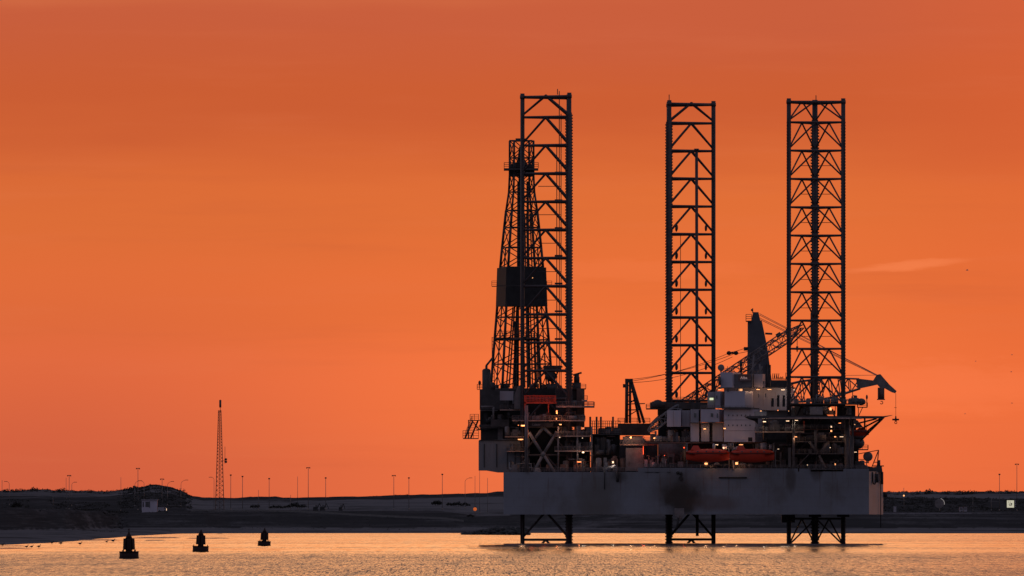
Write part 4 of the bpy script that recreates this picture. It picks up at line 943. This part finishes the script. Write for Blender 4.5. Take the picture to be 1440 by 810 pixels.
# crane 2 ------------------------------------------------------------
Yt = 952
k = MB()
def tp(a0, a1, py, y0, y1): return [Vector((X_(a0,Yt),y0,Z_(py,Yt))), Vector((X_(a1,Yt),y0,Z_(py,Yt))), Vector((X_(a1,Yt),y1,Z_(py,Yt))), Vector((X_(a0,Yt),y1,Z_(py,Yt)))]
k.hexa(tp(1050,1087,552,Yt-4,Yt+4), tp(1051.5,1079,489.5,Yt-3,Yt+3)); k.hexa(tp(1051.5,1079,489.5,Yt-3,Yt+3), tp(1051.5,1071,451,Yt-2.2,Yt+2.2)); k.hexa(tp(1056.5,1069,451,Yt-1.5,Yt+1.5), tp(1059,1066.5,439,Yt-1.2,Yt+1.2))
tw = k.build('crane', mat('crane_tower_paint',(0.07,0.068,0.085),0.6,0,0.3,0.3), rig, label='right tower crane with a dark tapered kingpost')
k = MB(); k.pbox(1049,1057,451,452.5,Yt-3,3); k.rail(P(1049,451,Yt-3), P(1057,451,Yt-3), 1.8, 0.08); k.cyl(P(1058.5,440,Yt), P(1058.5,433.5,Yt), 0.15, 5); k.ball(P(1057.5,436,Yt), 0.35); k.cyl(P(1076,469,Yt-2), P(1086,469.5,Yt-2), 0.32, 6); k.cyl(P(1079,512,Yt-4), P(1079,548,Yt-4.5), 0.3, 6)
k.pbox(1080,1084,513,548,Yt-4,3); k.build('mast_platform', M_dark, tw)
lattice(P(1088,556,940), P(1208,539.8,934), 5.8, 2.8, M_mid, tw, r=0.26, bay=2.7, tail=0.25, head=0.35, wv=0.6)
k = MB(); Yh = 934; k.ppoly([(1204,532),(1228,535),(1233,527),(1238,526),(1244,533),(1251,541),(1261,550),(1259,553),(1254,551.5),(1244,546),(1238,545.5),(1234,541),(1206,547)], Yh, 1.6); bh = k.build('boom_head', M_mid, tw)
k = MB()
for py, px in ((441,1235),(443,1235),(447,1234),(449,1232)): k.cyl(P(1068,py,Yt), P(px,528,Yh+0.8), 0.075, 4)
k.cyl(P(1188,528,Yh), P(1234,527.5,Yh+0.8), 0.06, 4); k.build('stay_cable', M_mid, tw)
k = MB(); k.cyl(P(1239,561,Yh+0.6), P(1239,545,Yh+0.6), 0.95, 12); k.pbox(1233.5,1244.5,561,562.4,Yh-0.4,2); k.pbox(1234.3,1236,545,561,Yh-0.5,0.3)
for i in range(6):
    a = -0.5*math.pi+i*0.8-1.0; a2 = a+0.8; c_ = P(1239.5,566.2,Yh+0.6); k.cyl(c_+Vector((0.42*math.cos(a),0,0.42*math.sin(a))), c_+Vector((0.42*math.cos(a2),0,0.42*math.sin(a2))), 0.13, 6)
k.build('hook_block', M_brown, tw)
k = MB(); k.cyl(P(1259.7,553,Yh+0.6), P(1259.7,585,Yh+0.6), 0.06, 5); k.pbox(1257.5,1261,573,573.6,Yh+0.4,0.3); k.pbox(1254.8,1264.3,588.8,591.2,Yh+0.2,0.8); k.cyl(P(1259.7,592,Yh+0.6), P(1259.7,585,Yh+0.6), 0.35, 8, 0.15)
for i in range(6):
    a = i*1.05; a2 = a+1.05; c_ = P(1259.7,594.2,Yh+0.6); k.cyl(c_+Vector((0.35*math.cos(a),0,0.35*math.sin(a))), c_+Vector((0.35*math.cos(a2),0,0.35*math.sin(a2))), 0.11, 6)
k.build('whip_hook', M_black, tw)

# jacking house B ------------------------------------------------------------
k = MB(); k.pbox(915,1005,565.5,575,924,22); jB = k.build('jacking_house', M_dark, rig, label='jacking frame round the middle leg')
k = MB(); k.pbox(926,975,575,657,936,14); k.build('inner_bulkhead', M_black, jB)
k = MB(); k.cyl(P(945,657,915), P(945,622,915), 3.8, 20); k.build('tank', M_mid, jB)
k = MB(); k.cyl(P(917,569,918), P(936,569,918), 0.9, 12); k.pbox(920,935,565,574,920,5); k.pbox(925,938,575,584,925,6); k.ball(P(925,568,918), 1.6, 1.2, 1.2); k.build('winch', M_dark, jB)
platform(jB, 909, 945, 574, 920, 10, 1.6, m_=M_dark, rm=M_brown)
k = MB(); k.rail(P(945,565,924), P(1003,565,924), 1.3, 0.07); k.build('railing', M_brown, jB)
platform(jB, 905, 1078, 621.5, 896, 12, 2.0, m_=M_brown, rm=M_mid)
lattice(P(912,606,905), P(956,572,903), 2.2, 1.6, M_grey, jB, 'gangway', 2.0, 0.14)
clutter(jB, 937, 1003, 577, 590, 926, 14, 6, (M_mid, M_brown, M_dark)); clutter(jB, 912, 970, 603, 621, 900, 30, 6, (M_mid, M_brown, M_grey, M_offw, M_dark)); clutter(jB, 925, 966, 636, 657, 899, 20, 4, (M_mid, M_grey, M_offw, M_black))
clutter(jB, 958, 1003, 566, 578, 926, 18, 8, (M_dark, M_brown, M_black))

# deckhouse ------------------------------------------------------------
k = MB(); k.pbox(1018,1062,576,621.5,893,14,10); dh = k.build('deckhouse', M_white, rig, label='stacked white accommodation block')
def blk(name, m_, *a): return MB().pbox(*a).build(name, m_, dh)
blk('upper_module', M_white, 1018, 1113, 545.5, 577, 914, 18, 4)
blk('bridge_module', M_white, 1013, 1030, 523.5, 545, 906, 12, 12)
b2 = blk('bridge_module', M_mid, 1031.5, 1058, 526, 545, 908, 10, 6)
blk('equipment_room', M_offw, 1060, 1072.5, 526, 545, 910, 6, 8)
blk('module', M_white, 1019, 1047.5, 550, 573, 898, 12, 12)
blk('module', M_offw, 1005.5, 1013, 550, 574, 902, 10, 8)
blk('module', M_offw, 995.5, 1005, 551, 573, 905, 8, 0)
blk('module', M_white, 985.5, 1011, 575.5, 593.5, 893.5, 10, 12)
blk('module', M_offw, 971, 982.5, 575.5, 594, 895, 10, 6)
blk('module', M_offw, 959, 970, 577, 600, 900, 8, 6)
blk('module', M_white, 938, 957.5, 577, 600, 899, 8, 6)
blk('module', M_white, 971, 983, 595, 620.8, 896, 10, 6)
blk('module', M_offw, 986, 997.5, 595, 620.8, 895, 10, 4)
blk('module', M_offw, 1002, 1016.5, 595, 620.8, 894.5, 10, 4)
blk('module', M_offw, 1063, 1071, 592, 621, 899, 8, 4); blk('module', M_offw, 1062, 1072, 623.5, 632, 899, 6, 0); blk('module', M_grey, 1071, 1130, 573, 585, 915, 10, 4)
blk('roof_deck', M_dark, 1015, 1056, 573.3, 575.3, 891.5, 15, 10); blk('roof_deck', M_dark, 1010, 1114, 544, 545.3, 911, 20, 4); blk('roof_deck', M_dark, 970, 1018, 594, 594.9, 892.5, 9, 4)
blk('dark_slot', M_black, 998, 1001.5, 595, 621, 896, 3, 0); blk('dark_slot', M_black, 983.5, 985, 576, 593, 896, 2, 0)  # black strips stand in for the dark slots between modules
blk('machinery_roof', M_dark, 1084, 1108, 534.5, 544, 925, 10, 0)
for a_ in ((976,581,979,587),(999.5,581,1003,586.5),(1008,581.5,1009.6,588),(1066,553,1067,559),(1076,553,1077.3,559),(1049,552,1051.5,557),(1007,556,1009,561),(1064,604,1068,607)):
    Y_ = 892.4 if a_[0] in (999.5,1008) else (894.6 if a_[0] == 976 else (911.5 if 550 < a_[1] < 560 and a_[0] > 1045 else (901.3 if a_[0] == 1007 else 898.4)))
    MB().pbox(a_[0], a_[2], a_[1], a_[3], Y_-0.7, 0.12).build('window', M_glass, dh)
for px in range(1024, 1056, 6): MB().pbox(px, px+1.3, 583, 585.2, 892.9-(px-1018)*0.035-0.25, 0.1).build('window', M_glass, dh)
for px in range(1024, 1056, 6): MB().pbox(px, px+1.3, 597, 599.2, 892.9-(px-1018)*0.035-0.25, 0.1).build('window', M_glass, dh)
k = MB()
for py in (590.3, 605.5): k.pbox(1018.2, 1061.8, py, py+0.5, 892.93, 0.4, 10)
for px in (1052, 1073, 1090): k.pbox(px, px+0.4, 551, 571, 911.6-(px-1052)*0.012, 0.2)
for px in (947, 964.5): k.pbox(px, px+0.4, 577.5, 600, 898.3, 0.2)
k.build('panel_joint', M_mid, dh)
blk('window', M_glass, 1073, 1075, 536, 540, 909.6, 0.1)
blk('door', M_black, 1023, 1024.5, 546, 551, 897.3, 0.2); blk('doorway', M_black, 1052, 1058, 615, 621, 889.5, 0.4)
bdn = blk('sign_board', M_brown, 1038.5, 1056, 526.5, 536, 906.0, 0.3); sign(bdn, 'Alba', 1041, 529.2, 3.6, 905.8, E_sign)
k = MB(); k.pbox(1040.5,1055.5,533.8,534.5,905.7,0.1); k.build('sign_underline', M_offw, bdn)
k = MB()
for py in range(596, 620, 4): k.cyl(P(1063,py,897.5), P(1071,py,897.5), 0.1, 4)
k.cyl(P(1063,592,897.5), P(1063,621,897.5), 0.12, 5); k.build('ladder', M_mid, dh)
k = MB(); k.rail(P(1013,523.5,906), P(1030,523.5,905), 1.1); k.rail(P(1060,526,910), P(1072,526,910), 1.1); k.rail(P(1019,550,897.6), P(1047,550,893), 1.0); k.rail(P(985.5,575.5,893.4), P(1018,575.5,889), 1.1); k.rail(P(1018,576,892.8), P(1060,576,890), 1.0); k.build('railing', M_mid, dh)
# roof-top equipment
def dish(px, py, Y, r, par):
    k = MB(); k.ball(P(px,py,Y), r, r*0.5, r, 18, 12); dd = k.build('satellite_dish', M_mid, par); k = MB(); k.cyl(P(px,py,Y), P(px,py+r*7,Y), 0.2, 6); k.build('dish_mount', M_dark, dd)
dish(1014, 517, 912, 0.95, rig); dish(1220.5, 642, 888, 1.35, rig)
k = MB(); k.cyl(P(1014,519,912), P(1014,524,912), 0.15,5); k.cyl(P(1042,507,912), P(1042,524,912), 0.35, 6); k.ball(P(1042,512,912), 0.5,0.5,0.9); k.cyl(P(1014,536,905), P(1010,536,905), 1.2, 10)
for i in range(6): k.cyl(P(1086+i*1.6,534,928), P(1087+(i%2)*1.4+i*1.4,525,928), 0.1, 4)
for i in range(9): k.cyl(P(1094+i*1.7,534,930), P(1094+i*1.7,534-R.uniform(1,5),930), 0.12, 4)
k.cyl(P(1023,523,908), P(1023,515,908), 0.07,4); k.cyl(P(1105,534,928), P(1105,524,928), 0.08,4); k.build('aerial', M_dark, dh)
k = MB()
for px, t0, w_ in ((1084.5,560,3.6),(1092.5,556,3.6),(1100.5,556.5,3.4)): k.pbox(px, px+w_, t0+3, 572, 906, 1.5); k.cyl(P(px+w_/2,t0+3.5,906.7), P(px+w_/2,t0,906.7), 0.3, 8); k.ball(P(px+w_/2,t0+1,906.7), 0.38)
k.build('ventilator', M_black, dh)
# grey machinery under crane boom, in front of tower
k = MB()
for a_ in ((1062,545,1066,520),(1072,545,1068,512),(1062,536,1072,515),(1050,530,1062,512),(1056,545,1060,500)): k.cyl(P(a_[0],a_[1],925), P(a_[2],a_[3],925), 0.28, 6)
k.build('boom_rest', M_mid, dh)

# jacking house C + helideck ------------------------------------------------------------
k = MB(); k.pbox(1112,1204,588,658,918,14); jC = k.build('jacking_house', M_black, rig, label='jacking frame round the right-hand leg')
k = MB(); k.pbox(1118,1162,568,586,912,8); k.pbox(1178,1203,570,586,906,10); k.build('upper_wall', M_dark, jC)
k = MB(); k.pbox(1190,1204,588,656,902,12); k.pbox(1074,1113,588,622,905,12); k.pbox(1088,1113,622,657,900,12); k.build('side_wall', M_dark, jC)
platform(jC, 1112, 1212, 567, 893, 16, 1.6, m_=M_dark); platform(jC, 1062, 1131, 606.5, 886, 8, 1.8, m_=M_edge); platform(jC, 1115, 1190, 603.5, 886, 6, 0.8, m_=M_brown)
platform(jC, 1115, 1195, 620.5, 886, 6, 1.2, m_=M_mid); platform(jC, 1115, 1192, 637.5, 885, 6, 1.0, m_=M_mid); platform(jC, 1138, 1185, 659, 876, 3, 1.2, m_=M_mid)
platform(jC, 1204, 1221, 631.5, 900, 5, 1.5, m_=M_brown, rm=M_dark); platform(jC, 1206, 1220, 572, 900, 5, 1.2, m_=M_dark, rm=M_brown)
k = MB()
for a_ in ((1138,621,1150,637),(1165,621,1153,637),(1152,640,1160,658),(1120,657,1137,639),(1147,605,1147,637)): k.cyl(P(a_[0],a_[1],885.5), P(a_[2],a_[3],885.5), 0.38 if a_[0] != 1120 else 0.12, 8)
for px in (1116,1191,1199): k.cyl(P(px,658,884), P(px,588,884), 0.7 if px == 1191 else 0.35, 8)
k.build('brace_frame', M_mid, jC)
for q in ((1116,1190,606,620,892,22),(1116,1190,624,637,892,16),(1116,1190,641,658,890,26),(1190,1206,590,657,895,26),(1072,1112,625,657,890,14),(1075,1112,590,606,892,14),(1112,1206,555,567,896,34),(1118,1200,570,583,894,22),(1200,1222,645,657,885,10)):
    clutter(jC, *q[:5], q[5], 6, (M_mid, M_dark, M_brown, M_black, M_grey))
k = MB(); k.ball(P(1207,614,898), 1.8, 2, 1.0); k.ball(P(1205,623,898), 2.2, 2, 1.8); k.ppoly([(1200,612),(1209,614),(1215,622),(1208,630),(1198,634),(1196,618)], 897, 4); k.ppoly([(1200,590),(1206,591),(1214,601),(1200,602)], 897, 4); k.ball(P(1203,564,897), 1.6,1.6,1.0); k.ball(P(1211,565,897), 1.3,1.3,1.0); k.pbox(1193,1208,563,568,896,3); k.build('mooring_winch', M_dark, jC)
k = MB(); k.cyl(P(1199,563,897), P(1199,546,897), 0.12,5); k.cyl(P(1198.5,563,897), P(1198.5,557,897), 0.5,6,0.2); k.cyl(P(1219,572,900), P(1219,556,900), 0.12,5); k.ball(P(1219,558.5,900), 0.3,0.3,0.7); k.cyl(P(1207,586,898),P(1213,573,898),0.12,5); k.cyl(P(1207,573,898),P(1207,586,898),0.12,5); k.build('aerial', M_dark, jC)
# bow gear at the hull's right end
k = MB(); k.ppoly([(1205,657),(1205,648),(1213,650),(1218,655),(1228,657),(1240,655),(1241,664),(1205,664)], 884, 6); k.cyl(P(1226,657,886), P(1235.5,633,886), 0.14,5); k.cyl(P(1235.5,633,886), P(1233.5,657,886), 0.16,5); k.cyl(P(1235.5,633,886), P(1206,638.5,889), 0.12,5); k.cyl(P(1228,650,886), P(1234,650,886), 0.12,5); k.cyl(P(1206,646,888),P(1216,646,888),0.1,5)
k.cyl(P(1236,655,886),P(1236,647,886),0.4,8); k.pbox(1228,1243,654.5,656,885,3); k.build('bow_gear', M_dark, rig)
# helideck
Yhd = 876
def hz(py): return Z_(py, Yhd)
k = MB(); hx0, hx1 = X_(1050,Yhd), X_(1241,Yhd)
pl = [(hx0+5,Yhd-7),(hx1-6,Yhd-7),(hx1,Yhd-2),(hx1,Yhd+4),(hx1-6,Yhd+9),(hx0+5,Yhd+9),(hx0,Yhd+4),(hx0,Yhd-2)]
n = len(pl); za, zb2 = hz(588.4), hz(585.2)
k.add([(x,y,za) for x,y in pl]+[(x,y,zb2) for x,y in pl], [tuple(range(n-1,-1,-1)), tuple(range(n,2*n))]+[(i,(i+1)%n,(i+1)%n+n,i+n) for i in range(n)]); hd = k.build('helideck', M_dark, rig)
k = MB(); k.prism([P(1240,585.4,Yhd-3),P(1255,583.6,Yhd-3),P(1255,584.1,Yhd-3),P(1240,588,Yhd-3)], (0,8,0)); k.prism([P(1050,586,Yhd-3),P(1047,584.8,Yhd-3),P(1050,588,Yhd-3)], (0,8,0)); k.build('safety_net', M_dark, hd)
k = MB(); k.cyl((hx0+6,Yhd-7.3,hz(588.6)),(hx1-6,Yhd-7.3,hz(588.6)),0.2,6); k.build('gutter', M_edge, hd)
k = MB()
for a_ in ((1243,587,1212,613),(1238,589,1200,609),(1232,589,1204,596),(1241,589,1210,620),(1216,589,1216,604)):
    for dy in (-2,5): k.cyl(P(a_[0],a_[1],Yhd+dy), P(a_[2],a_[3],Yhd+14), 0.24, 6)
k.ppoly([(1050,588.4),(1066,588.4),(1066,597),(1061,592)], Yhd, 3); k.build('support_truss', M_dark, hd)
# office under helideck
platform(jC, 1074, 1131, 588.5, 889, 3, 0.6, False)
k = MB(); k.pbox(1130,1131.3,592,607,886,0.4); k.build('lit_post', M_red, jC)
blk('module', M_grey, 1061, 1078, 578.5, 584.5, 886, 4, 0); 
k = MB(); k.pbox(1139,1157,572,583,890,4); k.build('locker', M_mid, jC)

# lamps ------------------------------------------------------------
LAMPS = [(736,598.5,914,'w',8,2.2,120),(732,618,918,'w',9,1.4,80),(783,579.5,911,'o',2.2,6,150),(782.5,589,911,'o',1.6,3,0),(788,597,911,'w',4,1.6,60),(820,602,910,'w',1.6,1.6,0),(787,615,910.5,'W',2,1.4,0),(819,616,910,'W',1.4,1.2,0),
 (820,636,910,'W',3.6,2.6,60),(814.5,649.5,910,'o',7,1.4,70),(862,650,903,'W',2.6,3.4,40),(887,615,905,'w',2.6,3.0,160),(904.6,616,905,'r',0.8,6,0),(904.6,633,905,'r',0.9,15,90),(920.5,616,897,'w',3,2.2,120),(962,629.5,898,'r',2.2,2,40),(934.5,640.5,898,'r',1.2,1.2,0),
 (991,603,892.5,'w',4,1.6,60),(1019,602.5,887.5,'w',4,1.6,55),(1018,628,891,'w',2.4,3.2,70),(1008,625.3,891,'W',5,1.0,0),(1042,625.5,891,'w',7,1.0,60),(993,652,888,'w',5,3,50),(1036,651.5,886,'w',4.4,4,50),
 (1012,547.6,909,'w',6,0.9,0),(1066,547.8,909.5,'w',6,1,55),(1082,547.8,909,'w',6.5,1,60),(1101,548.2,908.5,'W',6.5,1,60),(1118,548.2,910,'W',5,1,30),(1070,578,889,'w',2.6,1.4,0),(1094,577,889,'o',1.4,1.4,0),
 (1075,593,885,'W',5,1.4,60),(1107.5,592,885,'W',5.5,1.0,40),(1119.5,591.2,885,'W',6.5,0.9,30),(1118,614.3,884,'w',7,1.2,40),(1094.5,631.5,884,'W',2.8,0.8,0),(1169,600,890,'W',2.4,2.6,20),(1169,606,890,'w',2.4,3,30),(1174.5,614.2,884,'w',3,1.6,30),(1183.5,614.2,884,'W',6,1,0),
 (1167.5,629.5,884,'W',1.4,1.4,0),(1174.5,653,882,'w',1.8,2.8,30),(1135.5,654,882,'W',1.4,1.6,0),(1203,635.8,893,'W',4.4,0.9,0),(1202,597,894,'w',1.2,1.2,0),(1181,595,889,'o',4,1.0,0),(1109,578,895,'w',1.2,1,0),(749,390.8,945,'w',1.3,1.3,0),(1009,626,891,'w',1,1,0),
 (757,538.5,940,'w',1.4,1.4,0),(729,598,915,'o',1.5,1,0),(1168,575,893,'w',3,5,30),(1115.5,553.5,912,'W',1.2,1.2,0)]
MT = {'w': E_warm, 'W': E_white, 'o': E_orange, 'r': E_red}; LC = {'w': WARM, 'W': WHT, 'o': ORG, 'r': REDL}
for px, py, Y, c, w_, h_, e in LAMPS: lamp(rig, px, py, Y, MT[c], w_, h_, (e*1.5, LC[c]) if e else None)
lamp(dh, 1000.5, 561, 904.3, E_green, 6.5, 4.0, None, 'lit_window'); lamp(dh, 1041.5, 548.3, 911.0, E_warm, 6, 3.6, None, 'lit_window')

# lifeboats (hang from davits) ------------------------------------------------------------
def lifeboat(px0, px1, pt, pb, Y, label, turret=0.35):
    x0, x1 = X_(px0,Y), X_(px1,Y); z0_, z1_ = Z_(pb,Y), Z_(pt,Y); Lb = x1-x0; H = z1_-z0_; o = Vector(((x0+x1)/2, Y+1.6, z0_))
    t = thing('lifeboat', o, label, 'lifeboat', 'orange enclosed lifeboats hanging on the rig')
    def loft(za, zc, zs, name, m_, full):
        k = MB(); n = 22; mrows = len(zs); vs = []; fs = []
        for i in range(n+1):
            t_ = i/n*2-1; env = (1-abs(t_)**2.6)**0.6 if abs(t_) < 1 else 0.0
            for j, (h_, w_) in enumerate(zs):
                for sgn in (-1, 1): pass
            row = []
            for (h_, w_) in zs: row.append((h_, -w_*env))
            for (h_, w_) in reversed(zs): row.append((h_, w_*env))
            for (h_, yy) in row:
                rise = H*0.16*abs(t_)**2 if full else 0
                hz_ = h_*H; 
                if not full: hz_ = zs[0][0]*H+(h_-zs[0][0])*H*(0.35+0.65*env)
                vs.append((o.x+t_*Lb/2*(0.98 if not full else 1.0), o.y+yy, z0_+hz_+(rise if h_ < 0.5 else rise*0.6)))
        c = 2*len(zs)
        for i in range(n):
            for j in range(c): fs.append((i*c+j, (i+1)*c+j, (i+1)*c+(j+1)%c, i*c+(j+1)%c))
        k.add(vs, fs, True); return k.build(name, m_, t)
    loft(0,0,[(0.0,0.15),(0.08,0.75),(0.25,1.3),(0.48,1.6),(0.5,1.6)], 'hull', M_orange, True)
    loft(0,0,[(0.52,1.55),(0.66,1.45),(0.76,1.0),(0.80,0.3)], 'canopy', M_orange, False)
    k = MB(); xt = x0+Lb*turret; k.hexa([(xt-1.4,Y+0.7,z0_+H*0.74),(xt+1.4,Y+0.7,z0_+H*0.74),(xt+1.4,Y+2.5,z0_+H*0.74),(xt-1.4,Y+2.5,z0_+H*0.74)],[(xt-0.7,Y+1.0,z1_),(xt+0.7,Y+1.0,z1_),(xt+0.7,Y+2.2,z1_),(xt-0.7,Y+2.2,z1_)]); k.build('conning_tower', M_orange, t)
    k = MB(); k.cyl((x0+Lb*0.06,Y-0.02,z0_+H*0.52),(x1-Lb*0.06,Y-0.02,z0_+H*0.52), 0.1, 6); k.build('rubbing_strake', M_black, t)
    for f_ in (0.25, 0.45, 0.6, 0.75): MB().box(x0+Lb*f_, x0+Lb*f_+0.4, Y+0.02, Y+0.10, z0_+H*0.60, z0_+H*0.68).build('window', M_glass, t)
    k = MB()
    for f_ in (0.12, 0.88): k.cyl((x0+Lb*f_,Y+1.6,z0_+H*0.7),(x0+Lb*f_,Y+1.6,z1_+1.0), 0.07, 5)
    k.build('fall_wire', M_dark, t)
lifeboat(965, 1026, 626.5, 650, 884, 'left one of the two orange lifeboats hanging under the white deckhouse', 0.22)
lifeboat(1027, 1089, 626.5, 650.5, 881, 'right one of the two orange lifeboats hanging under the white deckhouse', 0.24)
lifeboat(1196, 1222, 601.5, 613.5, 884, 'small orange rescue boat hanging under the helideck end', 0.6)
dv = MB()
for px in (966,1025,1030,1088): dv.cyl(P(px,657,887), P(px,624,887), 0.25, 6); dv.cyl(P(px,624,887), P(px,624.5,883), 0.25, 6)
dv.build('davit', M_mid, rig)
k = MB(); k.pbox(965,1110,618,662,903,1.0); k.build('dark_boat_recess', M_black, rig)  # black panel stands in for the dark recess behind the boats
MB().pbox(898,1212,652,664.4,922,8).build('sky_gap_block', M_dark, hull)  # added dark box, blocks bright sky gaps behind the deck gear
k = MB()
for px in (1025,1031.5): k.cyl(P(px,661,Yf(px)-0.3), P(px,647,Yf(px)-0.3), 0.16, 6)
k.cyl(P(1025,647,Yf(1025)-0.3), P(1031.5,645,Yf(1031)-0.3), 0.16, 6); k.build('boarding_ladder', M_offw, rig)
k = MB(); k.cyl(P(1090.5,657,879), P(1090.5,634,879), 0.13, 5); k.cyl(P(1090.5,634,879), P(1093,631.5,879), 0.13, 5); k.build('lamp_post', M_mid, rig)
clutter(jB, 968, 1088, 650, 657, 888, 24, 3, (M_dark, M_mid, M_black)); clutter(jB, 1002, 1086, 623, 632, 890, 14, 2, (M_offw, M_dark, M_mid))
